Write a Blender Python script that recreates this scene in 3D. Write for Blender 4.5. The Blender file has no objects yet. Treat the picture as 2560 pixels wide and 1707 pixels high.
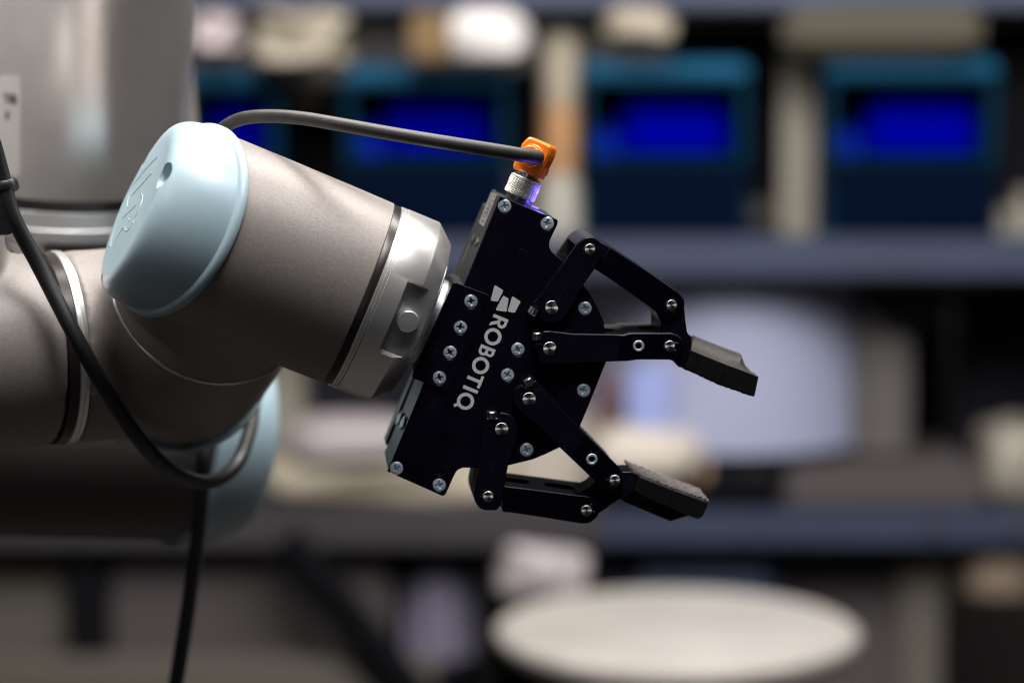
import bpy, bmesh, math, random
from mathutils import Vector, Matrix
random.seed(7)
R = math.radians
scn = bpy.context.scene
C = scn.collection

# ------------------------------------------------------------------ camera
D = 944.0                      # mm, camera to the plane of focus
S = 400.0 / 2560.0             # mm per photograph pixel in that plane
PITCH = 6.0
FOC = Vector((0, 0, 1.10))     # world point at the centre of the plane of focus
rot = Matrix.Rotation(R(90 - PITCH), 4, 'X')
cam_d = bpy.data.cameras.new('camera')
cam = bpy.data.objects.new('camera', cam_d); C.objects.link(cam)
cam_mw = Matrix.Translation(FOC) @ rot @ Matrix.Translation((0, 0, D * .001))
cam.matrix_world = cam_mw
cam_d.sensor_width = 36; cam_d.lens = 36 * D / 400.0
cam_d.clip_start = .02; cam_d.clip_end = 50
cam_d.dof.use_dof = True; cam_d.dof.focus_distance = D * .001 - .007
cam_d.dof.aperture_fstop = 4.2; cam_d.dof.aperture_blades = 0
scn.camera = cam
CM = Matrix.Translation(FOC) @ rot          # camera-aligned frame (metres), origin at focus centre

# ------------------------------------------------------------------ world, lamps, exposure
w = bpy.data.worlds.new('World'); scn.world = w; w.use_nodes = True
w.node_tree.nodes['Background'].inputs[0].default_value = (.55, .55, .75, 1)
w.node_tree.nodes['Background'].inputs[1].default_value = .004
def area(name, loc, target, sx, sy, power, col=(1, 1, 1)):
    l = bpy.data.lights.new(name, 'AREA'); l.shape = 'RECTANGLE'; l.size = sx; l.size_y = sy
    l.energy = power; l.color = col
    o = bpy.data.objects.new(name, l); C.objects.link(o)
    o.location = loc
    o.rotation_euler = (Vector(target) - Vector(loc)).to_track_quat('-Z', 'Y').to_euler()
    return o
area('overhead_light', (-.20, -.17, 2.70), (0, .05, 1.1), 1.5, .40, 44, (1, .955, .91))
area('overhead_light', (.15, .75, 2.60), (0, .05, 1.1), 1.6, .35, 27, (1, .96, .92))
area('overhead_light', (.50, -.72, 2.95), (0, 0, 1.1), 1.6, .5, 17, (.90, .93, 1))
area('window_lamp', (-.72, -2.6, 1.60), (-.2, 0, 1.20), .07, 1.5, 1.2, (.80, .86, 1))
sp_ = area('tube_fill_light', (-.80, -.55, 2.0), (-.22, .22, 1.32), .25, .25, .85, (1, .97, .95)); sp_.data.spread = R(22)  # added unseen fill that brightens the upright tube alone
area('overhead_light', (.30, .42, 2.02), (.25, 1.75, 1.02), 1.8, .8, 50, (1, .97, .94))  # added unseen light, set low and frontal to brighten the shelves
scn.view_settings.view_transform = 'Standard'; scn.view_settings.look = 'None'
scn.view_settings.exposure = 0.0; scn.view_settings.gamma = 1
scn.cycles.max_bounces = 6; scn.cycles.filter_width = 1.1

# ------------------------------------------------------------------ materials
def s2l(c): return tuple(((x / 255) / 12.92 if x / 255 <= .04045 else ((x / 255 + .055) / 1.055) ** 2.4) for x in c)
MATS = {}
def mat(name, col, rough=.5, metal=0, bump=0, bscale=1500, var=0, vscale=60, spec=.5, aniso=0, coat=0,
        specks=0, emit=None, estr=0, det=3, roughvar=0):
    m = bpy.data.materials.new(name); m.use_nodes = True
    nt = m.node_tree; b = nt.nodes['Principled BSDF']; N = nt.nodes.new; L = nt.links.new
    b.inputs['Base Color'].default_value = (*col, 1); b.inputs['Roughness'].default_value = rough
    b.inputs['Metallic'].default_value = metal; b.inputs['Specular IOR Level'].default_value = spec
    b.inputs['Coat Weight'].default_value = coat
    tc = N('ShaderNodeTexCoord'); co = tc.outputs['Object']
    last = None
    if var:
        n = N('ShaderNodeTexNoise'); n.inputs['Scale'].default_value = vscale; n.inputs['Detail'].default_value = 5
        L(co, n.inputs['Vector'])
        r = N('ShaderNodeValToRGB'); r.color_ramp.elements[0].position = .3; r.color_ramp.elements[1].position = .7
        r.color_ramp.elements[0].color = tuple(x * (1 - var) for x in col) + (1,)
        r.color_ramp.elements[1].color = tuple(min(1, x * (1 + var)) for x in col) + (1,)
        L(n.outputs['Fac'], r.inputs['Fac']); last = r.outputs['Color']
    if specks:
        n = N('ShaderNodeTexNoise'); n.inputs['Scale'].default_value = 1700; n.inputs['Detail'].default_value = 2
        L(co, n.inputs['Vector'])
        n2 = N('ShaderNodeTexNoise'); n2.inputs['Scale'].default_value = 70; n2.inputs['Detail'].default_value = 4
        L(co, n2.inputs['Vector'])
        mu = N('ShaderNodeMath'); mu.operation = 'MULTIPLY'; L(n.outputs['Fac'], mu.inputs[0]); L(n2.outputs['Fac'], mu.inputs[1])
        r = N('ShaderNodeMapRange'); r.inputs['From Min'].default_value = .395; r.inputs['From Max'].default_value = .48
        r.inputs['To Max'].default_value = specks
        L(mu.outputs[0], r.inputs['Value'])
        mx = N('ShaderNodeMix'); mx.data_type = 'RGBA'; L(r.outputs[0], mx.inputs['Factor'])
        if last: L(last, mx.inputs['A'])
        else: mx.inputs['A'].default_value = (*col, 1)
        mx.inputs['B'].default_value = (.28, .25, .24, 1); last = mx.outputs['Result']
    if last: L(last, b.inputs['Base Color'])
    if roughvar:
        n = N('ShaderNodeTexNoise'); n.inputs['Scale'].default_value = 90; n.inputs['Detail'].default_value = 6
        L(co, n.inputs['Vector'])
        r = N('ShaderNodeMapRange'); r.inputs['To Min'].default_value = rough - roughvar; r.inputs['To Max'].default_value = rough + roughvar
        L(n.outputs['Fac'], r.inputs['Value']); L(r.outputs[0], b.inputs['Roughness'])
    if bump:
        n = N('ShaderNodeTexNoise'); n.inputs['Scale'].default_value = bscale; n.inputs['Detail'].default_value = det
        L(co, n.inputs['Vector'])
        bp = N('ShaderNodeBump'); bp.inputs['Strength'].default_value = 1; bp.inputs['Distance'].default_value = bump * .001
        L(n.outputs['Fac'], bp.inputs['Height']); L(bp.outputs[0], b.inputs['Normal'])
    if aniso:
        b.inputs['Anisotropic'].default_value = aniso
        t = N('ShaderNodeTangent'); t.direction_type = 'RADIAL'; t.axis = 'Z'; L(t.outputs[0], b.inputs['Tangent'])
    if emit:
        b.inputs['Emission Color'].default_value = (*emit, 1); b.inputs['Emission Strength'].default_value = estr
    MATS[name] = m; return m
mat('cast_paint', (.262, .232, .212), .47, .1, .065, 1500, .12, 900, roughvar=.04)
mat('cast_shaded', (.05, .045, .042), .5, .1, .045, 1700)  # cast paint darkened: the shade on the rear elbow is in the colour
mat('lid_plastic', (.37, .495, .555), .34, 0, .012, 900, .03, 40, coat=.05, specks=.12, roughvar=.07)
mat('silver', (.86, .84, .81), .31, .82, .01, 900, .04, 200)
mat('silver_soft', (.76, .75, .74), .36, .75, .02, 1200)
mat('tube_metal', (.82, .785, .765), .24, .6, 0, 0, .04, 60)
mat('rubber_black', (.012, .011, .012), .35, 0)
mat('seal_dark', (.035, .03, .028), .3, .5)
mat('gripper_black', (.0036, .0031, .0098), .33, 0, .006, 2600, .4, 120, spec=.24, specks=.34, roughvar=.13)
mat('gripper_side', (.018, .017, .018), .42, 0, .03, 2600, .2, 160, specks=.6)
mat('link_black', (.0048, .0041, .0115), .34, 0, .006, 2600, .3, 150, spec=.24, specks=.3, roughvar=.06)
mat('link_deep', (.0022, .0018, .006), .3, 0, .006, 2600, .3, 150, spec=.15, specks=.3)
mat('tip_rubber', (.011, .0105, .012), .36, 0, .05, 1800, .3, 300, specks=.6)
mat('tip_lit', (.040, .036, .033), .36, 0, .06, 1800, .25, 400, specks=.6)  # paler tip rubber: the highlight from above is put into the colour
mat('grit_pad', (.115, .098, .092), .75, 0, .6, 1500, .75, 1100)
mat('zinc', (.72, .82, .90), .44, .5, .03, 1500)
mat('pin_steel', (.85, .80, .79), .46, 1, 0, 0, aniso=.95)
mat('clip_steel', (.30, .27, .27), .3, 1)
mat('hex_steel', (.70, .69, .66), .28, 1, .02, 2000)
mat('nut_steel', (.62, .60, .57), .48, .7)
mat('print_white', (.82, .80, .79), .55, 0, .02, 2600, .12, 1500)
mat('label_grey', (.24, .235, .23), .4, .3, .01, 1500)
mat('orange_plastic', (1, .24, .018), .28, 0, .02, 600, coat=.4)
mat('cable_jacket', (.040, .035, .034), .48, 0, .03, 1500, .2, 200)
mat('cable_black', (.012, .011, .011), .42, 0, .02, 1500)
mat('blue_led', (.05, .05, .6), .4, emit=(.12, .08, 1), estr=4)
mat('steel_beam', s2l((43, 50, 70)), .5, .2, var=.12, vscale=6)
mat('beam_dull', s2l((44, 41, 44)), .55, .1, var=.1, vscale=6)
mat('dark_hole', (.02, .02, .035), .6)
mat('bin_teal', (.0002, .052, .108), .5, spec=.15)
mat('bin_navy', (.0002, .002, .009), .7, spec=.02)
mat('blue_goods', (.0, .0006, .19), .5, spec=0)
mat('blue_goods_pale', (.001, .01, .19), .5, spec=.02)
mat('matte_black', (.004, .004, .005), .7, spec=.04)  # even black of the cases, pouch, uprights and brace
mat('bin_side', (.0003, .013, .028), .6, spec=.04)
mat('cream_light', s2l((152, 144, 134)), .6, var=.08, vscale=12)
mat('box_olive', s2l((66, 63, 54)), .7, spec=.1)
mat('tan_dull', s2l((92, 79, 66)), .7)
mat('carton_dark', s2l((66, 61, 62)), .7, spec=.1)
mat('bundle_white', s2l((146, 138, 140)), .6)
mat('drum_blue', s2l((130, 134, 156)), .6, spec=.2)
mat('cream', s2l((118, 116, 108)), .55, var=.06, vscale=8)
mat('white_paper', s2l((190, 185, 183)), .6)
mat('cream_bag', s2l((128, 120, 105)), .6, var=.12, vscale=12)
mat('brown_card', s2l((92, 70, 36)), .7)
mat('taupe', s2l((112, 107, 97)), .6, var=.1, vscale=7)
mat('olive_grey', s2l((72, 68, 61)), .6)
mat('wall_dark', s2l((46, 42, 40)), .8, var=.2, vscale=3)
mat('paper_blue', s2l((138, 142, 172)), .6, var=.05, vscale=5)
mat('folder_blue', s2l((122, 132, 176)), .5)
mat('rust_red', s2l((78, 48, 50))
, .6)
mat('grey_violet', s2l((104, 102, 118)), .6)
mat('grey_warm', s2l((70, 66, 66)), .6)
mat('amber', s2l((144, 108, 74)), .4)
mat('pink_white', s2l((152, 141, 141)), .6)
mat('peach', s2l((148, 122, 106)), .6)
mat('violet_grey', s2l((92, 88, 106)), .6)
mat('navy_dull', s2l((20, 19, 26)), .6, spec=.08)
mat('stool_cream', s2l((146, 142, 136)), .4, var=.14, vscale=7)
mat('label_white', s2l((158, 154, 150)), .5)
mat('ink', (.02, .02, .02), .6)

# ------------------------------------------------------------------ object helpers
def V(px, py, z=0.0):
    k = (D - z) / D
    return Vector(((px - 1280) * S * k, (853.5 - py) * S * k, z))
def toW(v): return CM @ (Vector(v) * .001)
def tag(o, label, cat, group=None, kind=None):
    if label: o['label'] = label
    if cat: o['category'] = cat
    if group: o['group'] = group
    if kind: o['kind'] = kind
    return o
def thing(name, loc_w, label, cat, group=None):
    o = bpy.data.objects.new(name, None); C.objects.link(o); o.location = loc_w; o.empty_display_size = .02
    return tag(o, label, cat, group)
def wm(o):
    m = Matrix.Identity(4)
    while o is not None:
        m = o.matrix_basis @ m; o = o.parent
    return m
def link_mesh(name, me, parent=None, mw=None):
    o = bpy.data.objects.new(name, me); C.objects.link(o)
    mw = mw or Matrix.Identity(4)
    if parent is not None:
        o.parent = parent; o.matrix_basis = wm(parent).inverted() @ mw
    else: o.matrix_basis = mw
    return o
def finish(me, sharp=34):
    bm = bmesh.new(); bm.from_mesh(me)
    bmesh.ops.remove_doubles(bm, verts=bm.verts, dist=1e-7)
    bmesh.ops.recalc_face_normals(bm, faces=bm.faces)
    for f in bm.faces: f.smooth = True
    for e in bm.edges:
        e.smooth = not (len(e.link_faces) == 2 and e.calc_face_angle(0) > R(sharp))
    bm.to_mesh(me); bm.free()
def mk(name, verts, faces, m, parent=None, F=None, sharp=34, world=False):
    """mesh in mm (frame F inside the camera-aligned frame) -> one object, origin at its centre"""
    vs = [Vector(v) for v in verts]
    if F is not None: vs = [F @ v for v in vs]
    if not world: vs = [toW(v) for v in vs]
    lo = Vector([min(v[i] for v in vs) for i in range(3)]); hi = Vector([max(v[i] for v in vs) for i in range(3)])
    c = (lo + hi) / 2
    me = bpy.data.meshes.new(name); me.from_pydata([v - c for v in vs], [], faces); me.update()
    finish(me, sharp); me.materials.append(MATS[m] if isinstance(m, str) else m)
    return link_mesh(name, me, parent, Matrix.Translation(c))
def frame(o, x, y, z):
    M = Matrix.Identity(4)
    for i, c in enumerate((x, y, z)):
        for r in range(3): M[r][i] = c[r]
    for r in range(3): M[r][3] = o[r]
    return M
def axframe(o, z, xh=Vector((0, 0, 1))):
    z = Vector(z).normalized(); x = Vector(xh); x = (x - z * x.dot(z)).normalized(); return frame(o, x, z.cross(x), z)
def onplane(F, px, py, h=0.0):
    """pixel ray against the plane z=h of frame F -> local (x, y)"""
    e = Vector((0, 0, D)); d = V(px, py, 0) - e
    n = F.col[2].xyz; o = F.translation + n * h
    t = (o - e).dot(n) / d.dot(n); p = e + d * t - F.translation
    return p.dot(F.col[0].xyz), p.dot(F.col[1].xyz)
ZO = {1: (0, 200, 2.613), 2: (600, 300, 1.96), 3: (0, 800, 2.613), 4: (1000, 300, 3.734), 5: (1050, 680, 4.9),
      6: (1300, 540, 3.266), 7: (930, 920, 3.919), 8: (1250, 900, 3.563), 0: (0, 0, 1)}
def zp(z, x, y): a, b, s = ZO[z]; return a + x / s, b + y / s
def tr(F, z, pts, h=0.0):
    out = []
    for p in pts:
        q = onplane(F, *zp(p[3] if len(p) > 3 else z, p[0], p[1]), h)
        out.append((q[0], q[1], p[2] if len(p) > 2 else 0))
    return out
def fillet(pts, dr=0.4, n=4):
    out = []; N = len(pts)
    for i in range(N):
        p0 = Vector(pts[i - 1][:2]); p = Vector(pts[i][:2]); p1 = Vector(pts[(i + 1) % N][:2])
        r = pts[i][2] if len(pts[i]) > 2 and pts[i][2] else dr
        a = (p0 - p); b = (p1 - p); la, lb = a.length, b.length
        if la < 1e-6 or lb < 1e-6: continue
        a /= la; b /= lb
        ang = a.angle(b, math.pi)
        if ang > math.pi - .12: out.append(tuple(p)); continue
        d = min(r / math.tan(ang / 2), la * .45, lb * .45)
        s = p + a * d; e = p + b * d
        for k in range(n + 1):
            t = k / n; out.append(tuple((1 - t) ** 2 * s + 2 * t * (1 - t) * p + t * t * e))
    return out
def area2(p): return sum(p[i - 1][0] * p[i][1] - p[i][0] * p[i - 1][1] for i in range(len(p)))
def inset(p, b):
    out = []; N = len(p)
    for i in range(N):
        d0 = (Vector(p[i]) - Vector(p[i - 1])); d1 = (Vector(p[(i + 1) % N]) - Vector(p[i]))
        if d0.length < 1e-9 or d1.length < 1e-9: out.append(p[i]); continue
        d0.normalize(); d1.normalize()
        n0 = Vector((-d0.y, d0.x)); n1 = Vector((-d1.y, d1.x)); n = n0 + n1
        if n.length < .3: n = n0
        n.normalize(); k = b / max(.6, n.dot(n0)); out.append(tuple(Vector(p[i]) + n * k))
    return out
def prism_vf(poly, h0, h1, b=.25):
    """solid between h0 (rear) and h1 (front), front and rear edges bevelled by b"""
    if area2(poly) < 0: poly = poly[::-1]
    N = len(poly); ins = inset(poly, b)
    rings = [[(x, y, h0) for x, y in ins], [(x, y, h0 + b) for x, y in poly], [(x, y, h1 - b) for x, y in poly], [(x, y, h1) for x, y in ins]]
    v = [q for r in rings for q in r]; f = []
    for k in range(3):
        for i in range(N):
            j = (i + 1) % N; f.append((k * N + i, k * N + j, (k + 1) * N + j, (k + 1) * N + i))
    f.append(tuple(range(N))[::-1]); f.append(tuple(3 * N + i for i in range(N)))
    return v, f
def join(*vfs):
    V_, F_ = [], []
    for v, f in vfs:
        o = len(V_); V_ += list(v); F_ += [tuple(i + o for i in q) for q in f]
    return V_, F_
def lathe_vf(prof, seg=96, cap=True):
    v, f = [], []; n = len(prof)
    for t, r in prof:
        for i in range(seg):
            a = 2 * math.pi * i / seg; v.append((r * math.cos(a), r * math.sin(a), t))
    for k in range(n - 1):
        for i in range(seg):
            j = (i + 1) % seg; f.append((k * seg + i, k * seg + j, (k + 1) * seg + j, (k + 1) * seg + i))
    if cap: f.append(tuple(range(seg))[::-1]); f.append(tuple((n - 1) * seg + i for i in range(seg)))
    return v, f
def cyl_vf(r, h0, h1, seg=48, b=.2, cx=0, cy=0):
    v, f = lathe_vf([(h0, r), (h1 - b, r), (h1, r - b)], seg)
    return [(x + cx, y + cy, z) for x, y, z in v], f
def spline(pts, n=10):
    P = [Vector(p) for p in pts]; P = [2 * P[0] - P[1]] + P + [2 * P[-1] - P[-2]]; out = []
    for i in range(1, len(P) - 2):
        for k in range(n):
            t = k / n; a, b, c, d = P[i - 1:i + 3]
            out.append(.5 * ((2 * b) + (c - a) * t + (2 * a - 5 * b + 4 * c - d) * t * t + (3 * b - a - 3 * c + d) * t ** 3))
    out.append(P[-2]); return out
def tube_vf(path, rad, seg=16):
    v, f = [], []; n = len(path); up = Vector((0.13, .31, .94))
    for i, p in enumerate(path):
        t = (path[min(i + 1, n - 1)] - path[max(i - 1, 0)]).normalized()
        x = (up - t * up.dot(t)).normalized(); up = x; y = t.cross(x)
        r = rad(i / (n - 1)) if callable(rad) else rad
        for k in range(seg):
            a = 2 * math.pi * k / seg; v.append(p + (x * math.cos(a) + y * math.sin(a)) * r)
    for i in range(n - 1):
        for k in range(seg):
            j = (k + 1) % seg; f.append((i * seg + k, i * seg + j, (i + 1) * seg + j, (i + 1) * seg + k))
    f.append(tuple(range(seg))[::-1]); f.append(tuple((n - 1) * seg + k for k in range(seg)))
    return v, f
def box_vf(x0, x1, y0, y1, z0, z1):
    return prism_vf([(x0, y0), (x1, y0), (x1, y1), (x0, y1)], z0, z1, .02)
def evaluated(o):
    dg = bpy.context.evaluated_depsgraph_get(); dg.update()
    return bpy.data.meshes.new_from_object(o.evaluated_get(dg))
def cut(o, vf, F=None, sharp=34, mode='DIFFERENCE', keep=None):
    """boolean on object o with a cutter in mm, frame F"""
    v, f = vf
    cu = mk('cutter', v, f, 'ink', None, F)
    bpy.context.view_layer.update()
    md = o.modifiers.new('b', 'BOOLEAN'); md.object = cu; md.operation = mode; md.solver = 'EXACT'
    me = evaluated(o); o.modifiers.clear(); old = o.data; o.data = me; finish(me, sharp)
    me.materials.clear(); me.materials.append(old.materials[0])
    for p in me.polygons: p.material_index = 0
    bpy.data.objects.remove(cu)
def fuse(o, voxel, smooth=6):
    md = o.modifiers.new('r', 'REMESH'); md.mode = 'VOXEL'; md.voxel_size = voxel * .001
    ms = o.modifiers.new('s', 'SMOOTH'); ms.factor = .6; ms.iterations = smooth
    me = evaluated(o); o.modifiers.clear(); m = o.data.materials[0]; o.data = me
    me.materials.clear(); me.materials.append(m); finish(me, 50)
def flat(name, loops, depth, m, parent, F, h):
    """2D outline with holes, filled and extruded, laid at height h of frame F"""
    cu = bpy.data.curves.new('outline', 'CURVE'); cu.dimensions = '2D'; cu.fill_mode = 'BOTH'; cu.extrude = depth / 2
    for lp in loops:
        sp = cu.splines.new('POLY'); sp.points.add(len(lp) - 1); sp.use_cyclic_u = True
        for i, p in enumerate(lp): sp.points[i].co = (p[0], p[1], 0, 1)
    t = bpy.data.objects.new('outline', cu); C.objects.link(t); bpy.context.view_layer.update()
    me = evaluated(t); bpy.data.objects.remove(t)
    vs = [(v.co.x, v.co.y, v.co.z + h) for v in me.vertices]; fs = [tuple(p.vertices) for p in me.polygons]
    bpy.data.meshes.remove(me)
    return mk(name, vs, fs, m, parent, F)
def place(name, me, parent, F, loc, ang=0.0):
    """shared mesh (metres) put at local mm loc of frame F"""
    M = CM @ Matrix.Scale(.001, 4) @ F @ Matrix.Translation(loc) @ Matrix.Rotation(ang, 4, 'Z')
    l, q, s = M.decompose()
    return link_mesh(name, me, parent, Matrix.Translation(l) @ q.to_matrix().to_4x4())
def shared(vf, m, name='mesh', sharp=34):
    me = bpy.data.meshes.new(name); me.from_pydata([Vector(v) * .001 for v in vf[0]], [], vf[1]); finish(me, sharp)
    me.materials.append(MATS[m]); return me

# ------------------------------------------------------------------ main axes (camera-aligned frame, mm)
th = R(22.3); ta = R(8.0)
a = Vector((math.cos(th) * math.cos(ta), -math.sin(th) * math.cos(ta), -math.sin(ta)))      # wrist axis towards the gripper
p = Vector((math.sin(th), math.cos(th), math.tan(R(5.6)))); p = (p - a * p.dot(a)).normalized()
n = a.cross(p)                                                                            # face normal of the gripper
A0 = V(906, 737, -15)
OG = A0 + a * 35 + n * 20
G = frame(OG, a, p, n)              # gripper plate plane: x = a, y = p, z = n
WF = axframe(A0, a, n)              # wrist lathe frame: z = axis
LSG = 1

# ------------------------------------------------------------------ robot arm
arm = thing('robot_arm', toW(V(300, 1350, -120)), 'grey jointed robot arm with pale blue joint lids reaching in from the left', 'robot arm')

def lid(axis_o, out, near, Rr, k, phi0, Hc, rf, tslope, tsl2=0.0, yo=0.0, hole=True, name='joint_lid', seg=112, rings=26, mirror=False):
    """helmet-shaped lid: rim ring slanted by k along the axis, flat top of radius rf at height Hc"""
    F = axframe(axis_o, out, near); v = []
    def pt(ph, s):
        trim = -k * math.cos(ph - phi0)
        tf = Hc - tslope * math.cos(ph) - tsl2 * math.sin(ph)
        th_ = s * math.pi / 2
        rr = rf + (Rr - rf) * max(0, math.cos(th_)) ** .68; tt = trim + (tf - trim) * math.sin(th_) ** .74
        return rr, tt
    prof = []
    for i in range(rings + 1): prof.append(i / rings)
    rows = []
    def row(fn): rows.append([fn(2 * math.pi * i / seg) for i in range(seg)])
    row(lambda ph: (Rr - 3, -k * math.cos(ph - phi0) - 1.6))
    row(lambda ph: (Rr + .9, -k * math.cos(ph - phi0) - 1.6))
    row(lambda ph: (Rr + 1.5, -k * math.cos(ph - phi0) - .8))
    row(lambda ph: (Rr + 1.5, -k * math.cos(ph - phi0) + .9))
    row(lambda ph: (Rr + .8, -k * math.cos(ph - phi0) + 1.9))
    row(lambda ph: (Rr - .2, -k * math.cos(ph - phi0) + 2.6))
    for s in prof[2:]: row(lambda ph: pt(ph, s))
    nr_ = len(rows)
    for sc in (.8, .5, .2): rows.append([(rf * sc, Hc - (tslope * math.cos(2 * math.pi * i / seg) + tsl2 * math.sin(2 * math.pi * i / seg)) * sc) for i in range(seg)])
    v = [(r * math.cos(2 * math.pi * i / seg), r * math.sin(2 * math.pi * i / seg) + yo * (1 if qi >= nr_ else max(0, (qi - 6) / (nr_ - 7))), t) for qi, rw in enumerate(rows) for i, (r, t) in enumerate(rw)]
    f = []
    for q in range(len(rows) - 1):
        for i in range(seg):
            j = (i + 1) % seg; f.append((q * seg + i, q * seg + j, (q + 1) * seg + j, (q + 1) * seg + i))
    f.append(tuple((len(rows) - 1) * seg + i for i in range(seg))); f.append(tuple(range(seg))[::-1])
    return F, v, f

# wrist three housing, lathe along a
HB = -86
LIDT = -78.0
hvf = lathe_vf([(HB, 36), (HB, 38.4), (-45, 38.5), (-20, 38.4), (-2.4, 38.2), (-2.0, 37.7), (-2, 30)], 128)
hvf = ([(x, y, z if z > HB + 1 else LIDT + 21.0 * math.cos(math.atan2(y, x) + LSG * R(9)) * math.hypot(x, y) / 38.4) for x, y, z in hvf[0]], hvf[1])
o = mk('wrist_housing', *hvf, 'cast_paint', arm, WF)
mk('seal_ring', *lathe_vf([(-2.2, 30), (-2.2, 37.6), (-1.6, 37.9), (.7, 37.9), (1.2, 37.4), (1.2, 30)], 128), 'seal_dark', arm, WF)
mk('ring_edge', *lathe_vf([(1, 30), (1, 37.8), (1.4, 38.2), (2.3, 38.2), (2.5, 37.9), (2.7, 38.2), (3.4, 38.2), (3.6, 37.9), (3.8, 30)], 128), 'silver', arm, WF)
fl = mk('flange_ring', *lathe_vf([(3.3, 30), (3.6, 38.0), (4, 38.3), (17.2, 38.3), (17.8, 37.9), (24.2, 32.4), (24.6, 31.8), (24.6, 20)], 160), 'silver', arm, WF)
# milled pocket with a round button
bu, bv = onplane(frame(A0 + n * 34.5, a, p, n), 1020, 803)
PF = frame(A0 + n * 32.6, a, p, n)
pc = fillet([(bu - 6.2, bv - 14, 1.5), (bu + 14, bv - 14, 1), (bu + 14, bv + 14, 1), (bu - 6.2, bv + 14, 1.5)])
vf = prism_vf(pc, -.0, 12, .02)
vf = ([(x, (y - bv) * (1 + (.06 * z if z < 6 else .36)) + bv, z) for x, y, z in vf[0]], vf[1])
cut(fl, vf, PF)
mk('flange_button', *lathe_vf([(-2, 4.2), (3.0, 4.2), (3.3, 3.9), (3.5, 0.02)], 48), 'silver_soft', arm, PF @ Matrix.Translation((bu, bv, 0)))
mk('flange_disc', *lathe_vf([(22, 25), (22, 27.2), (25.4, 27.2), (25.9, 26.7), (26, 18), (36, 18), (36, 10)], 128), 'silver_soft', arm, WF)

# lid one, pale blue, with three screw recesses and an embossed mark
LO = A0 + a * LIDT
outw = -a
LF, lv, lf = lid(LO, outw, n, 38.9, 21.0, R(9), 17.6, 26.8, 5.5, 1.6, -1.5)
l1 = mk('joint_lid', lv, lf, 'lid_plastic', arm, LF, 40)
l1['label'] = 'front pale blue lid with raised marking'
FLT = frame(LO + outw * 17.6 - p * 1.5, *(lambda m_: (m_.cross(p).normalized(), (p - m_ * p.dot(m_)).normalized(), m_))((outw + n * (5.5 / 26.8) + p * (1.6 / 26.8)).normalized()))
def recess(px, py, z, r=3.1, dep=9, scr=True):
    q = V(px, py, z); rel = LF.inverted() @ q
    F = frame(LF @ Vector((rel.x, rel.y, 0)), LF.col[0].xyz, LF.col[1].xyz, LF.col[2].xyz)
    cut(l1, lathe_vf([(rel.z - dep, r), (rel.z - .2, r), (rel.z + 2.5, r * 1.7), (rel.z + 30, r * 1.9)], 32), F, 40)
    if scr: mk('lid_screw', *lathe_vf([(rel.z - dep, 2.3), (rel.z - dep + 6.2, 2.3), (rel.z - dep + 6.9, 1.9), (rel.z - dep + 6.95, 0.9), (rel.z - dep + 6.0, .7)], 24), 'hex_steel', l1, F)
recess(430, 448, 23, 3.3, 9)
recess(243, 700, -6, 3.0, 7, False)
recess(352, 402, -24, 3.0, 7, False)
marks = [[(1030, 500), (955, 580), (880, 660), (858, 700)], [(993, 608), (930, 675), (862, 752)], [(850, 712), (836, 770), (830, 832)],
         [(846, 700), (780, 880), (735, 1010), (700, 1122)], [(922, 745), (930, 775), (905, 850), (878, 905), (868, 935)], [(888, 817), (845, 860), (800, 903)],
         [(860, 940), (845, 972), (822, 986), (806, 964), (770, 1020), (735, 1092)], [(835, 903), (845, 920)]]
for mkk in marks:
    path = []
    for x, y in mkk:
        u, v_ = onplane(FLT, *zp(1, x, y), .05); m_ = max(1, math.hypot(u, v_) / 22.5); u /= m_; v_ /= m_; path.append(Vector((u, v_, .05)))
    path = spline(path, 5)
    v_, f_ = tube_vf(path, .38, 8)
    mk('embossed_stroke', [(q.x, q.y, q.z * .55) for q in v_], f_, 'lid_plastic', l1, FLT, 60)

# wrist two: port behind the housing, seam ring, rounded body, lower lid, horizontal neck to the left
q = Vector((.39, .40, .83)).normalized()
B0 = A0 + a * (-(906 - 600) * S / math.cos(th) * 1.0)
PQ = axframe(B0, -q, p)          # z runs backwards from the wrist axis
mk('wrist_port', *lathe_vf([(0, 37), (30, 38), (37.5, 41.3), (40, 41.8), (40, 20)], 96), 'cast_paint', arm, PQ)
mk('seam_ring', *lathe_vf([(39.6, 20), (39.8, 41.9), (40.2, 42.4), (41.6, 42.4), (42, 41.9), (42.2, 20)], 128), 'silver', arm, PQ)
b = Vector((math.cos(R(25)), .07, -math.sin(R(25)))).normalized()
HC = B0 - q * 78 + Vector((0, -5.5, 0))
BF = axframe(HC, -b, Vector((0, 1, 0)))   # z runs to the left, towards the camera
body = join(([PQ @ Vector(v) for v in lathe_vf([(42, 41.5), (62, 43), (90, 44), (105, 43.5), (111, 41), (119, 32), (123, 10)], 64)[0]], lathe_vf([(42, 41.5), (62, 43), (90, 44), (105, 43.5), (111, 41), (119, 32), (123, 10)], 64)[1]))
neck = lathe_vf([(0, 39.5), (52, 39.5)], 64)
o = mk('wrist_elbow', *body, 'cast_paint', arm); 
body2 = join(body, ([BF @ Vector(v) for v in neck[0]], neck[1]))
bpy.data.objects.remove(o)
o = mk('wrist_elbow', *body2, 'cast_paint', arm); 
fuse(o, 1.6, 8)
o['label'] = 'shadowed rounded elbow of the wrist below the front lid'
def bl(t0): return BF
NR = 52.0
mk('neck_band', *lathe_vf([(NR + 4, 30), (NR + 4, 39), (NR + 4.2, 39.3), (NR + 8, 39.3), (NR + 8.2, 39), (NR + 8.2, 30)], 128), 'seal_dark', arm, BF)
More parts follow.
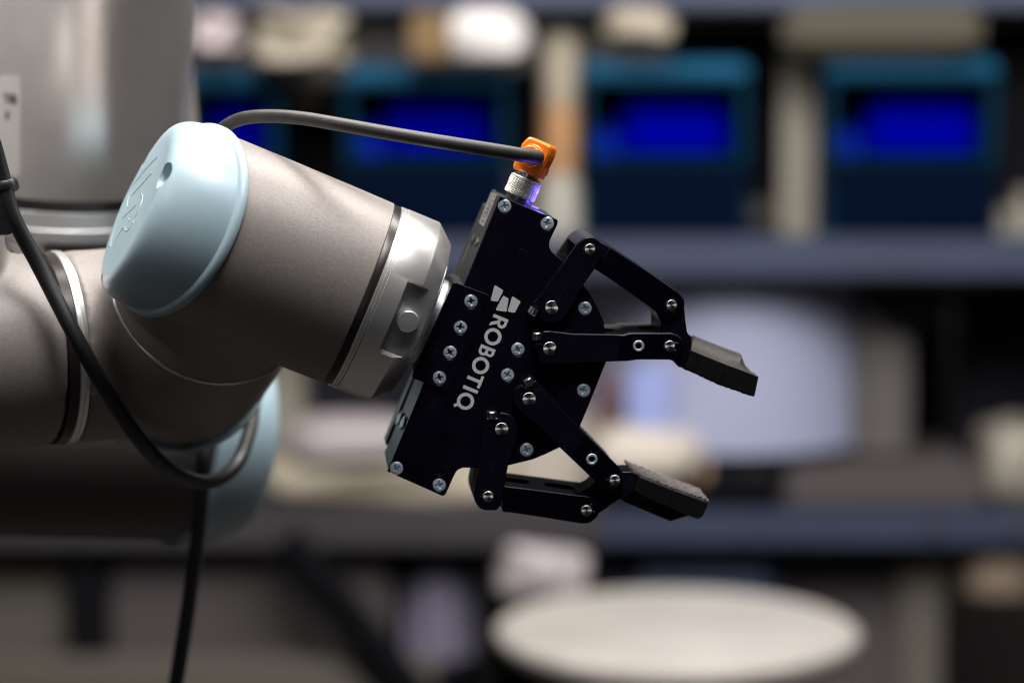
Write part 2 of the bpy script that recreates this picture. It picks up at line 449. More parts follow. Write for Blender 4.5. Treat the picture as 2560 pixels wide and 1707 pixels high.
mk('neck_ring', *lathe_vf([(NR, 30), (NR + .2, 39.8), (NR + 1.8, 40), (NR + 2, 39.6), (NR + 2.2, 40), (NR + 3.8, 39.9), (NR + 4.1, 39.4), (NR + 4.1, 30)], 128), 'silver', arm, BF)
hv = lathe_vf([(NR + 8.2, 39.5), (NR + 120, 39.5)], 96)
up = Vector((-.06, .97, .06)).normalized()
HUB = BF @ Vector((0, 0, NR + 62))
UF = axframe(HUB, up, Vector((0, 0, 1)))
uv_ = lathe_vf([(-20, 39.5), (130, 39.5)], 96)
o = mk('forearm_housing', *join(([BF @ Vector(v) for v in hv[0]], hv[1]), ([UF @ Vector(v) for v in uv_[0]], uv_[1])), 'cast_paint', arm)
fuse(o, 1.5, 26)
# lower lid behind the elbow: only its rim shows
L2F, v2, f2 = lid(B0 - q * 107, -q, p, 44.2, 0, 0, 20, 30, 0)
o = mk('joint_lid', v2, f2, 'lid_plastic', arm, L2F, 40); o['label'] = 'lower lid of which only the thin rim shows'
# rear elbow joint with its lid
e3 = Vector((.86, -.06, -.50)).normalized()
J0 = V(440, 1060, -262)
L3F, v3, f3 = lid(J0, e3, Vector((0, 0, 1)), 58, 0, 0, 35, 42, 0)
o = mk('joint_lid', v3, f3, 'lid_plastic', arm, L3F, 40); o['label'] = 'blurred pale blue lid on the rear elbow'
mk('rear_elbow_housing', *lathe_vf([(-190, 57.5), (-1.5, 57.5), (-1.5, 20)], 96), 'cast_shaded', arm, axframe(J0, e3, Vector((0, 1, 0))))
# upright tube on the left
tz = Vector((.085, .93, .28)).normalized()
T0 = V(152, 452, -215)
TF = axframe(T0, tz, Vector((1, 0, 0)))
TR = 60
ut = mk('upper_tube', *lathe_vf([(4.6, 40), (4.6, TR - .5), (5.4, TR), (260, TR)], 160), 'tube_metal', arm, TF)
mk('tube_seal', *lathe_vf([(-.6, 40), (-.6, TR - .5), (5.0, TR - .5), (5.0, 40)], 128), 'rubber_black', arm, TF)
mk('tube_collar', *lathe_vf([(-16, 40), (-16, TR - 2), (-15, TR - .4), (-9.5, TR), (-9, TR - 1), (-8, TR - 1), (-1.2, TR - .6), (-.7, TR - 1), (-.7, 40)], 128), 'silver_soft', arm, TF)
mk('rear_tube', *lathe_vf([(-30, 52), (260, 52)], 96), 'cast_paint', arm, axframe(V(262, 520, -330), Vector((-.05, .95, .25)), Vector((1, 0, 0))))
# printed sticker on the tube (only its end is in view)
def tubepatch(x0, x1, y0, y1, lift, N=8):
    vs, fs = [], []
    for i in range(N + 1):
        for y in (y0, y1):
            px = x0 + (x1 - x0) * i / N
            # ray against the tube
            e = Vector((0, 0, D)); d = (V(px, y, 0) - e).normalized(); w_ = e - T0
            dd = d - tz * d.dot(tz); ww = w_ - tz * w_.dot(tz); A_ = dd.dot(dd); B_ = dd.dot(ww); C_ = ww.dot(ww) - (TR + lift) ** 2
            t = (-B_ - math.sqrt(max(0, B_ * B_ - A_ * C_))) / A_; vs.append(e + d * t)
    for i in range(N): fs.append((2 * i, 2 * i + 1, 2 * i + 3, 2 * i + 2))
    back = [v + (T0 + tz * (v - T0).dot(tz) - v).normalized() * .15 for v in vs]; m_ = len(vs)
    vs2 = vs + back; fs2 = fs + [tuple(i + m_ for i in f_)[::-1] for f_ in fs]
    for (i, j) in [(0, 1), (2 * N, 2 * N + 1)]: fs2.append((i, j, j + m_, i + m_))
    for i in range(N):
        fs2.append((2 * i, 2 * i + 2, 2 * i + 2 + m_, 2 * i + m_)); fs2.append((2 * i + 1, 2 * i + 3, 2 * i + 3 + m_, 2 * i + 1 + m_))
    return vs2, fs2
stk = mk('sticker', *tubepatch(-60, 50, 190, 440, .2), 'label_white', ut)
mk('print', *tubepatch(8, 38, 236, 242, .42, 3), 'ink', stk); mk('print', *tubepatch(30, 40, 242, 262, .42, 3), 'ink', stk)
mk('print', *tubepatch(14, 32, 248, 256, .42, 3), 'ink', stk); mk('print', *tubepatch(14, 22, 278, 300, .42, 3), 'ink', stk)

# ------------------------------------------------------------------ cables
def px_path(pts, n_=8): return spline([V(*t) for t in pts], n_)
cb = thing('gripper_cable', toW(V(1310, 400, 0)), 'dark grey cable arching over the wrist into an orange angled plug', 'cable')
mk('cable', *tube_vf(px_path([(520, 420, -34), (530, 370, -32), (546, 333, -28), (584, 305, -22), (629, 293, -16), (691, 291, -10), (762, 297, -4), (852, 312, 3), (986, 336, 9), (1120, 358, 12), (1240, 377, 9), (1300, 387, 5), (1334, 391, -1), (1345, 393, -4)]), lambda t: 2.62 + .22 * t, 20), 'cable_jacket', cb)
# orange plug
fdir = (a * -.40 + n * .92).normalized(); third = p.cross(fdir)
OC = V(1337, 397, -9)
OF = frame(OC, third * -1, p, (third * -1).cross(p))
if OF.col[2].z < 0: OF = frame(OC, third, p, third.cross(p))
op = mk('plug_body', *prism_vf(fillet([(-6.2, -6.9, 1.8), (5.6, -6.9, 1.2), (6.2, 3.6, 1), (5.4, 7.4, 3.4), (-4.8, 7.4, 3.4), (-6.2, 3.6, 1.6)]), -5, 4, .9), 'orange_plastic', cb, OF)
mk('plug_collar', *lathe_vf([(3.8, 4.7), (5.2, 4.7), (5.8, 4.3), (5.8, 3.9), (7.2, 3.8), (7.6, 3.4), (7.6, 2.5)], 40), 'orange_plastic', cb, OF @ Matrix.Translation((-.2, .7, 0)))
mk('plug_ridge', *box_vf(5.5, 6.5, -4.5, -1.8, -3, 2), 'orange_plastic', cb, OF)
mk('plug_ridge', *box_vf(5.5, 6.4, 1.2, 3.2, -3, 2), 'orange_plastic', cb, OF)
# knurled nut, axis p
NB = V(1297.5, 492, -11)
NF = axframe(NB, p, n)
def knurl(r, h, N=46, seg=276, rows=34):
    vs, fs = [], []
    def trw(x): x = x % 1; return 1 - abs(2 * x - 1)
    pr = [(0, r - .7, 0), (.45, r - .15, 0)] + [(.5 + (h - 1) * k / rows, r, 1) for k in range(rows + 1)] + [(h - .45, r - .15, 0), (h, r - .8, 0)]
    for t, rr, kf in pr:
        for i in range(seg):
            ph = i / seg; x1 = trw(ph * N + t * 1.15); x2 = trw(ph * N - t * 1.15)
            d = .30 * min(x1, x2) * kf * 1.6; an = 2 * math.pi * ph
            vs.append(((rr - .3 * kf + d) * math.cos(an), (rr - .3 * kf + d) * math.sin(an), t))
    for k in range(len(pr) - 1):
        for i in range(seg):
            j = (i + 1) % seg; fs.append((k * seg + i, k * seg + j, (k + 1) * seg + j, (k + 1) * seg + i))
    fs.append(tuple(range(seg))[::-1]); fs.append(tuple((len(pr) - 1) * seg + i for i in range(seg)))
    return vs, fs
mk('knurled_nut', *knurl(6.35, 8.0, 40), 'nut_steel', cb, NF, 30)
mk('nut_neck', *lathe_vf([(7.8, 5.4), (8.6, 5.4), (8.8, 4.2), (11, 4.2)], 40), 'hex_steel', cb, NF)
mk('nut_base', *lathe_vf([(-2.4, 5.0), (-1.2, 5.1), (.1, 5.1)], 40), 'clip_steel', cb, NF)

c2 = thing('arm_cable', toW(V(330, 1180, 0)), 'black cable running down the arm and looping below the wrist', 'cable')
mk('cable', *tube_vf(px_path([(-55, 250, 10), (-20, 350, 6), (8, 450, 3), (32, 540, 2), (100, 670, -2), (210, 880, 0), (320, 1060, -20), (400, 1155, -45), (470, 1197, -72), (530, 1203, -96), (588, 1165, -118), (620, 1090, -132), (632, 1020, -142), (625, 950, -150), (600, 880, -155)]), 3.15, 18), 'cable_black', c2)
c3 = thing('hanging_cable', toW(V(440, 1700, -150)), 'straight black cable hanging down behind the wrist loop', 'cable')
mk('cable', *tube_vf(px_path([(540, 980, -170), (520, 1060, -160), (508, 1140, -150), (505, 1230, -150), (492, 1360, -150), (470, 1520, -150), (440, 1707, -150), (415, 1860, -150)]), 3.4, 16), 'cable_black', c3)
tie = thing('cable_tie', toW(V(20, 520, 6)), 'glossy black clamp strapping the cable to the arm at the left edge', 'cable tie')
CT = axframe(V(20, 510, 1), Vector((.28, -.95, .05)), Vector((0, 0, 1)))
mk('strap', *lathe_vf([(-8.5, 4.6), (-8.5, 5.6), (-7.8, 6), (-5.2, 6), (-4.6, 5.6), (-4.6, 4.6)], 32), 'rubber_black', tie, CT)
mk('clamp_block', *prism_vf(fillet([(-9, -9, 1), (4, -9, 2), (4, 5, 2), (-9, 5, 1)]), -7, 1, .5), 'rubber_black', tie, frame(V(6, 530, -4), Vector((1, 0, 0)), Vector((0, 1, 0)), Vector((0, 0, 1))))

# ------------------------------------------------------------------ gripper
gr = thing('robotic_gripper', toW(OG), 'black two-finger gripper bolted to the wrist with its jaws open', 'gripper')
SCREWS = [(5, 625, 357), (5, 495, 672), (5, 367, 983), (5, 238, 1292), (5, 1200, 945), (5, 1075, 1257), (5, 2022, 443), (5, 2005, 1447),
          (4, 977, 803), (4, 1375, 965), (7, 240, 980), (7, 660, 1142), (7, 1515, 800)]
plate = tr(G, 4, [(938, 712, .5), (1474, 934, .8), (1470, 975, 1), (1396, 1130, 3), (1392, 1185, 3), (1415, 1230, 3), (1465, 1270, 3), (1540, 1330, 3),
                  (1640, 1430, 3), (515, 565, 4, 6), (575, 640, 4, 6), (640, 760, 4, 6), (680, 860, 4, 6), (700, 960, 5, 6), (716, 1100, 5, 6), (703, 1190, 3, 6),
                  (555, 1560, 3, 6), (690, 640, 3, 8), (530, 778, 4, 8), (400, 840, 5, 8), (290, 885, 5, 8), (75, 937, 5, 8), (-60, 955, 3, 8),
                  (950, 976, 3, 7), (885, 976, 3, 7), (830, 1003, 3, 7), (800, 1062, 4, 7), (722, 1235, 1.5, 7), (690, 1252, .8, 7), (150, 1012, .5, 7)])
PLo = fillet(plate)
fp = mk('front_plate', *prism_vf(PLo, -3, 0, .22), 'gripper_black', gr, G)
holes = []
for z, x, y in SCREWS:
    u, v_ = onplane(G, *zp(z, x, y)); holes.append((u, v_))
cutv = join(*[lathe_vf([(-1.5, 3.05), (-.12, 3.05), (.3, 3.4), (3, 3.4)], 32) for _ in holes])
cv = []; k_ = 0; per = len(lathe_vf([(-1.5, 3.05), (-.12, 3.05), (.3, 3.4), (3, 3.4)], 32)[0])
for i, (x, y, z) in enumerate(cutv[0]): cv.append((x + holes[i // per][0], y + holes[i // per][1], z))
cut(fp, (cv, cutv[1]), G)
# body block behind the plate
body = inset(PLo if area2(PLo) > 0 else PLo[::-1], .8)
umax = max(x for x, y in body)
bb = tr(G, 4, [(938, 712, 1), (1474, 934, 1), (1470, 975, 1), (1396, 1130, 3), (1392, 1185, 3), (1415, 1230, 3), (1465, 1270, 3), (1540, 1330, 3), (560, 800, 1, 6), (560, 1300, 1, 6), (200, 880, 1, 8),
             (950, 976, 3, 7), (885, 976, 3, 7), (830, 1003, 3, 7), (800, 1062, 4, 7), (722, 1235, 1.5, 7), (690, 1252, .8, 7), (150, 1012, .5, 7)])
bbf = fillet(bb)
mk('gripper_body', *prism_vf(inset(bbf if area2(bbf) > 0 else bbf[::-1], .3), -40, -2.9, .3), 'gripper_side', gr, G)
mk('palm_rear', *prism_vf(body, -31, -2.9, .4), 'link_deep', gr, G)
# side cover steps (the face turned to the wrist)
SF = frame(OG + a * (onplane(G, *zp(4, 938, 712))[0] + .3), n * -1, p, -a)   # local x = depth behind plate, y = p, z = towards wrist
vt = onplane(SF, *zp(4, 770, 775), 1)[1]; vb = onplane(SF, *zp(7, 105, 745), 1)[1]
xs_ = onplane(G, *zp(4, 938, 712))[0] + .3
mk('rear_cover', *prism_vf(fillet([(xs_ + .0, vb, 1), (xs_ + 20, vb, 1), (xs_ + 20, vt, 1), (xs_ + .0, vt, 1)]), -52, -39.5, .4), 'gripper_side', gr, G)
def side_poly(z, pts, h): return [onplane(SF, *zp(z, x, y), h) for x, y in pts]
lb = mk('side_label', *prism_vf(fillet([(x, y, .8) for x, y in side_poly(4, [(850, 672), (906, 692), (782, 998), (735, 962)], .1)]), 0, .14, .03), 'label_grey', gr, SF)
lc = side_poly(4, [(850, 672), (906, 692), (782, 998), (735, 962)], .2)
vv, ff = [], []
for i in range(13):
    t = .08 + i * .066
    for j in range(3):
        if random.random() < .25: continue
        s0 = .22 + j * .22; ln = random.uniform(.1, .2); wd = random.uniform(.018, .04)
        def Q(s_, t_):
            A_ = Vector(lc[0]).lerp(Vector(lc[1]), s_); B_ = Vector(lc[3]).lerp(Vector(lc[2]), s_); return tuple(A_.lerp(B_, t_))
        quad = [Q(s0, t), Q(s0 + ln, t), Q(s0 + ln, t + wd), Q(s0, t + wd)]
        if area2(quad) < 0: quad = quad[::-1]
        v_, f_ = prism_vf(quad, .12, .22, .01); vv, ff = join((vv, ff), (v_, f_))
o = mk('label_print', vv, ff, 'ink', lb, SF)
for z, pts in [(4, [(708, 1028), (714, 1060), (692, 1120), (662, 1158), (655, 1138), (675, 1075)]), (4, [(742, 1055), (747, 1090), (727, 1150), (700, 1185), (693, 1165), (712, 1100)]),
               (7, [(290, 415), (288, 460), (264, 530), (232, 562), (226, 540), (245, 460)]), (7, [(322, 455), (324, 490), (302, 570), (268, 602), (260, 585), (280, 510)])]:
    h_ = .12
    sp = side_poly(z, pts, h_)
    if area2(sp) < 0: sp = sp[::-1]
    o = mk('vent_slot', *prism_vf(fillet([(x, y, .5) for x, y in sp]), h_ - .4, h_, .05), 'rubber_black', gr, SF)
    c_ = Vector((sum(x for x, y in sp) / 6, sum(y for x, y in sp) / 6))
    mk('vent_metal', *prism_vf([tuple(c_ + (Vector(s_) - c_) * .62 + Vector((.5, 0))) for s_ in sp], h_, h_ + .05, .01), 'hex_steel' if z == 4 else 'clip_steel', o, SF)
# bolted coupling plate
cp = tr(G, 0, [(1134, 704, 1.5), (1224, 738, .6), (1124, 983, .6), (1028, 943, 1.5)], .5)
cpl = mk('coupling_plate', *prism_vf(fillet(cp), -.8, .45, .18), 'gripper_black', gr, G)
cpi = fillet([(x, y, 3) for x, y, r in cp])
mk('coupling_block', *prism_vf(inset(cpi if area2(cpi) > 0 else cpi[::-1], .3), -34, -.7, .3), 'gripper_side', gr, G)
h4 = []
per_v, per_f = lathe_vf([(-1.5, 3.05), (.33, 3.05), (.7, 3.4), (3, 3.4)], 32)
cvv, cff = [], []
for (u, v_) in holes[:4]:
    cvv, cff = join((cvv, cff), ([(x + u, y + v_, z) for x, y, z in per_v], per_f))
cut(cpl, (cvv, cff), G)
# phillips screw, shared
tmp = mk('screw', *lathe_vf([(-1.6, 2.6), (-.35, 2.68), (-.1, 2.6), (.1, 2.3), (.2, 1.6), (.22, .02)], 40), 'zinc', None)
tmpm = tmp.matrix_basis.copy(); bpy.data.objects.remove(tmp)
sm = bpy.data.meshes.new('screw'); v_, f_ = lathe_vf([(-1.6, 2.5), (-.35, 2.62), (-.12, 2.62), (-.02, 2.5), (-.06, 2.3), (.06, 2.1), (.14, 1.2), (.16, .02)], 40)
sm.from_pydata([Vector(x) * .001 for x in v_], [], f_); sm.materials.append(MATS['zinc']); finish(sm, 30)
so = bpy.data.objects.new('screw', sm); C.objects.link(so)
def crossvf(L=1.75, wd=.46, dep=1.0):
    pts = []
    for k in range(4):
        c_, s_ = math.cos(k * math.pi / 2), math.sin(k * math.pi / 2)
        for x, y in ((wd * 1.25, wd * 1.25), (L * .75, wd), (L, wd * .7), (L, -wd * .7), (L * .75, -wd)):
            pts.append((x * c_ - y * s_, x * s_ + y * c_))
    pts = sorted(pts, key=lambda q_: math.atan2(q_[1], q_[0])); N_ = len(pts)
    v = [(x * 1.15, y * 1.15, .5) for x, y in pts] + [(x * .62, y * .62, -dep) for x, y in pts]
    return v, [tuple(range(N_)), tuple(range(2 * N_ - 1, N_ - 1, -1))] + [(i, N_ + i, N_ + (i + 1) % N_, (i + 1) % N_) for i in range(N_)]
cm_ = bpy.data.meshes.new('c'); v_, f_ = crossvf(); cm_.from_pydata([Vector(x) * .001 for x in v_], [], f_); finish(cm_)
co_ = bpy.data.objects.new('c', cm_); C.objects.link(co_); bpy.context.view_layer.update()
md = so.modifiers.new('b', 'BOOLEAN'); md.object = co_; md.solver = 'EXACT'
sm2 = evaluated(so); sm2.materials.clear(); sm2.materials.append(MATS['zinc']); finish(sm2, 25)
for p_ in sm2.polygons: p_.material_index = 0
bpy.data.objects.remove(so); bpy.data.objects.remove(co_); sm2.name = 'screw'
for i, (u, v_) in enumerate(holes):
    o_ = place('screw', sm2, gr, G, (u, v_, (.3 if i < 4 else -.12) + random.uniform(-.12, .06)), random.uniform(0, 1.57))
    o_.matrix_basis = o_.matrix_basis @ Matrix.Rotation(R(random.uniform(-3, 3)), 4, 'X') @ Matrix.Rotation(R(random.uniform(-3, 3)), 4, 'Y')
# lettering and mark
TD = -p; TU = a     # reading direction and letter-up direction
o1 = onplane(G, 1232.2, 841.6)
TF_ = frame(OG + a * o1[0] + p * o1[1], TD, TU, TD.cross(TU))
K = S * 1.0
def ring(cx, cy, r, n_=40): return [(cx + r * math.cos(2 * math.pi * i / n_), cy + r * math.sin(2 * math.pi * i / n_)) for i in range(n_)]
def arc(cx, cy, r, a0, a1, n_=12): return [(cx + r * math.cos(R(a0 + (a1 - a0) * i / n_)), cy + r * math.sin(R(a0 + (a1 - a0) * i / n_))) for i in range(n_ + 1)]
LET = {
 'R': [[(-54.5, -20), (-46, -20), (-46, -4), (-43, -4), (-32, -20), (-22.5, -20), (-34.5, -2.2)] + arc(-38.5, 8.2, 11.9, -60, 90) + [(-54.5, 20.1)],
       [(-46, 3), (-40, 3)] + arc(-39.5, 8, 5, -90, 90, 8) + [(-46, 13)]],
 'O': [ring(0, 0, 21.8), ring(0, 0, 13.2)],
 'B': [[(28, -20)] + [(42, -20)] + arc(42.5, -8.8, 11.2, -90, 38) + arc(40.5, 9.6, 10.4, -25, 90) + [(28, 20)],
       [(36, -13.2), (42, -13.2)] + arc(42, -8.4, 4.8, -90, 90, 8) + [(36, -3.6)], [(36, 3.6), (40, 3.6)] + arc(40, 8.4, 4.8, -90, 90, 8) + [(36, 13.2)]],
 'O2': [ring(78.8, 0, 21.8), ring(78.8, 0, 13.2)],
 'T': [[(113.8, -20), (122.2, -20), (122.2, 12.6), (134, 12.6), (134, 20), (102, 20), (102, 12.6), (113.8, 12.6)]],
 'I': [[(140, -20), (148.6, -20), (148.6, 20), (140, 20)]],
 'Q': [ring(176.8, 0, 21.8), ring(176.8, 0, 13.2)],
}
def flipy(l): return l
for kx, loops in LET.items():
    flat('letter', [[(x * K, y * K) for x, y in lp] for lp in loops], .06, 'print_white', gr, TF_, .035 if TF_.col[2].xyz.dot(n) > 0 else -.035)
flat('letter_tail', [[(x * K, y * K) for x, y in [(183.5, -12.5), (189.5, -7.5), (201, -20.5), (195.2, -25.2)]]], .06, 'print_white', gr, TF_, .038 if TF_.col[2].xyz.dot(n) > 0 else -.038)
for pts in ([(915, 158), (1022, 226), (952, 364), (863, 350)], [(1020, 286), (1086, 325), (1060, 488), (923, 466)], [(1130, 293), (1234, 362), (1160, 499), (1073, 486)]):
    flat('logo_mark', [fillet([(x, y, .55) for x, y in [onplane(G, *zp(5, *q_)) for q_ in pts]])], .06, 'print_white', gr, G, .5 if False else .035)

# ---- linkage
def plate_part(name, z, pts, h0, h1, m, b_=.25, dr=.5, parent=gr):
    po = fillet(tr(G, z, pts, h1), dr)
    return mk(name, *prism_vf(po, h0, h1, b_), m, parent, G), po
big_pin = lathe_vf([(-3, 2.62), (0, 2.62), (.18, 2.45), (.2, .02)], 64)
def dflat(vf, d=2.2): return [(min(x, d), y, z) for x, y, z in vf[0]], vf[1]
mp_big = shared(dflat(lathe_vf([(-4, 2.66), (0, 2.66), (.16, 2.5), (.17, 2.2), (.17, 1.5), (.17, .8), (.16, .02)], 64), 2.05), 'pin_steel', 'pivot_pin')
mp_small = shared(lathe_vf([(-4, 2.05), (.2, 2.05), (.36, 1.9), (.37, 1.2), (.37, .6), (.36, .02)], 48), 'pin_steel', 'pivot_pin')
clipv = join(lathe_vf([(-.1, 2.5), (.12, 2.5), (.15, 2.4)], 32), box_vf(-1.9, -1.1, -3.0, -1, -.1, .14), box_vf(1.1, 1.9, -3.0, -1, -.1, .14))
m_clip = shared(clipv, 'clip_steel', 'retaining_clip')
def hexs():
    s = mk('x', *lathe_vf([(-2, 2.3), (.3, 2.3), (.5, 2.1), (.5, 1.45), (.42, 1.4), (-.6, 1.3)], 40), 'hex_steel', None)
    me = s.data; bpy.data.objects.remove(s); return me
m_sock = shared(lathe_vf([(-2, 2.3), (.25, 2.3), (.45, 2.1), (.45, 1.45), (.3, 1.3), (-.1, 1.15), (-.1, .02)], 12), 'zinc', 'socket_screw', 20)
m_cap = shared(join(lathe_vf([(0, 1.15), (0, 2.05), (2.7, 2.05), (3.0, 1.8), (3.0, 1.1), (1.8, 1.0), (1.8, .02)], 24)), 'hex_steel', 'clamp_screw', 20)
def pin(kind, z, x, y, h, ang=0, parent=gr):
    u, v_ = onplane(G, *zp(z, x, y), h)
    me, nm = {'B': (mp_big, 'pivot_pin'), 'S': (mp_small, 'pivot_pin'), 'H': (m_sock, 'socket_screw')}[kind]
    o = place(nm, me, parent, G, (u, v_, h), R(ang))
    if kind == 'S': place('retaining_clip', m_clip, parent, G, (u, v_, h + .05), R(ang))
    if kind == 'B':
        rg = fillet([(u + 3.05 * math.cos(i * .2618), v_ + 3.05 * math.sin(i * .2618), .1) for i in range(24)], .1, 1)
    return o
def clamp(z, x, y, h, dx, dy, parent=gr):
    u, v_ = onplane(G, *zp(z, x, y), h - 1.6); d = Vector((dx, dy, 0)).normalized()
    F = G @ axframe(Vector((u, v_, h - 1.6)) - d * 1.2, d, Vector((0, 0, 1)))
    return place('clamp_screw', m_cap, parent, F, (0, 0, 0))
def slit(z, p0, p1, h, parent):
    A_ = Vector(onplane(G, *zp(z, *p0), h)); B_ = Vector(onplane(G, *zp(z, *p1), h)); d = (B_ - A_).normalized(); q_ = Vector((-d.y, d.x)) * .16
    return A_, B_, prism_vf([tuple(A_ - d * .4 - q_), tuple(B_ - q_), tuple(B_ + q_), tuple(A_ - d * .4 + q_)], h - 1.2, h + 1, .01)
REAR = -29
# upper outer link
FA = 3.3
ptsA = [(100, 716, .4), (150, 668, .4), (355, 390, 9), (470, 225, 6), (535, 174, 4), (605, 172, 4), (662, 215, 3), (682, 270, 3), (668, 325, 4), (612, 430, 9), (512, 570, 9),
        (452, 680, 9), (402, 775, 6), (358, 832, 4), (300, 868, 4), (250, 873, 4), (200, 858, 3), (164, 826, .8), (182, 798, .8), (165, 765, .8), (130, 742, .4)]
la, po = plate_part('outer_link', 6, ptsA, .5, FA, 'link_black')
cut(la, slit(6, (150, 668), (212, 706), FA, la)[2], G)
vr, fr = prism_vf(po, REAR, REAR + 3, .25)
webp = [q_ for q_ in po]
lo_ = onplane(G, *zp(6, 440, 262), FA)[1]
web = [q_ for q_ in po if q_[1] > lo_]
def strip_web(pts, th_, h0, h1):
    """a band of thickness th_ just inside a run of outline points"""
    inn = []
    for i, q_ in enumerate(pts):
        A_ = Vector(pts[max(i - 1, 0)]); B_ = Vector(pts[min(i + 1, len(pts) - 1)]); d = (B_ - A_).normalized(); nn = Vector((d.y, -d.x))
        inn.append(tuple(Vector(q_) + nn * th_))
    poly = list(pts) + inn[::-1]
    return prism_vf(poly, h0, h1, .05)
def run_of(po, z, start, end, h):
    A_ = Vector(onplane(G, *zp(z, *start), h)); B_ = Vector(onplane(G, *zp(z, *end), h))
    i0 = min(range(len(po)), key=lambda i: (Vector(po[i]) - A_).length); i1 = min(range(len(po)), key=lambda i: (Vector(po[i]) - B_).length)
    return po[i0:i1 + 1] if i1 >= i0 else po[i0:] + po[:i1 + 1]
rn = run_of(po, 6, (420, 300), (665, 222), FA)
wv = strip_web(rn, 1.6, REAR + .3, FA - 2.6)
mk('link_web', *join((vr, fr), wv), 'gripper_side', la, G)
pin('B', 5, 1617, 433, FA, 45, la); pin('S', 6, 570, 270, FA, 0, la); clamp(6, 112, 772, FA, -.1, -1, la)
# coupler bar, upper
FB = 1.6
bt, _ = plate_part('bar_tongue', 6, [(600, 180, 3), (700, 236, .5), (740, 258, .5), (625, 442, .5), (606, 432, .5), (520, 330, 4)], REAR + 4, -.5, 'link_black')
bar, po = plate_part('coupler_bar', 6, [(738, 257, .3), (1040, 452, 9), (1302, 632, 6), (1338, 682, 3), (1345, 735, 3), (1325, 790, 4), (1270, 830, 5), (1200, 850, 6), (1150, 808, 4), (1108, 778, 6), (760, 530, 9), (622, 440, .3)], REAR + 1.5, FB, 'link_deep')
bt.parent = bar; bt.matrix_basis = wm(bar).inverted() @ bt.matrix_basis if False else bt.matrix_basis
bt.matrix_basis = wm(bar).inverted() @ (wm(gr) @ bt.matrix_basis)
pin('S', 6, 1237, 727, FB, 10, bar)
# inner link, upper
FD = 3.3
ptsD = [(112, 1052, .5), (128, 1040, .4), (168, 1036, .4), (170, 985, .4), (186, 942, 1), (252, 940, .6), (430, 962, 9), (700, 966, 9), (845, 970, 6), (890, 955, 6), (1240, 955, 5), (1300, 978, 4), (1332, 1020, 3),
        (1335, 1075, 3), (1310, 1130, 4), (1262, 1182, 3), (1215, 1173, 4), (960, 1172, 6), (880, 1184, 6), (600, 1192, 9), (250, 1212, 4), (190, 1204, 4), (152, 1170, 3), (150, 1110, 3)]
ld, po = plate_part('inner_link', 6, ptsD, .5, FD, 'link_black')
cut(ld, slit(6, (252, 938), (252, 1006), FD, ld)[2], G)
mk('link_step', *prism_vf(fillet(tr(G, 6, [(812, 975, .3), (852, 976, 1), (890, 962, 4), (1238, 962, 5), (1294, 984, 4), (1326, 1022, 3), (1328, 1075, 3), (1304, 1126, 4), (1258, 1174, 3), (960, 1166, 5), (880, 1178, 5), (806, 1182, .3)], FD + .25)), FD - .3, FD + .25, .12), 'link_deep', ld, G)
bo = run_of(po, 6, (690, 966), (1300, 978), FD)
bw_pts = tr(G, 6, [(650, 980, 1), (845, 975, 3), (890, 960, 3), (1240, 960, 3), (1290, 990, 3), (1250, 1170, 3), (880, 1178, 3), (650, 1185, 1)], FD)
lw = mk('link_web', *prism_vf(fillet(bw_pts), REAR, .6, .3), 'gripper_side', ld, G)
tl = onplane(G, *zp(6, 705, 964), FD); trr = onplane(G, *zp(6, 1105, 958), FD)
def slot(o, c, half, halfh, hc, dirv, dep):
    """capsule pocket cut from the side: along direction dirv in plane, width across h"""
    d = Vector((dirv[0], dirv[1], 0)).normalized(); up_ = Vector((-d.y, d.x, 0)); F = G @ frame(Vector((c[0], c[1], hc)), d, Vector((0, 0, 1)), d.cross(Vector((0, 0, 1))))
    pts = [(half * math.cos(t) , halfh * math.sin(t)) for t in [2 * math.pi * i / 28 for i in range(28)]]
    pts = [((half - halfh) * (1 if x > 0 else -1) + halfh * (x / half), y) for x, y in pts]
    cut(o, prism_vf(pts, -dep, dep, .01), F)
dd = (Vector(trr) - Vector(tl))
slot(lw, Vector(tl) + dd * .03, 5, 5.5, -13, dd, 3.5); slot(lw, Vector(tl) + dd * .93, 4, 4.2, -13, dd, 3.5)
pin('B', 5, 1590, 937, FD, 0, ld); pin('H', 6, 968, 1060, FD + .25, 0, ld); pin('S', 6, 1222, 1060, FD + .1, 100, ld); clamp(6, 140, 985, FD, -.38, .93, ld)
# fingertip carrier, upper
FC = .8
cr, po = plate_part('fingertip_carrier', 6, [(1110, 782, 1), (1200, 700, 4), (1330, 720, 3), (1343, 770, 3), (1350, 840, 6), (1366, 958, 3), (1402, 985, 1), (1398, 1085, 3), (1345, 1238, 2), (1292, 1218, 5), (1240, 1160, 4), (1180, 1060, 4), (1148, 960, 3), (1150, 860, 5)], REAR + 4, FC, 'link_black')
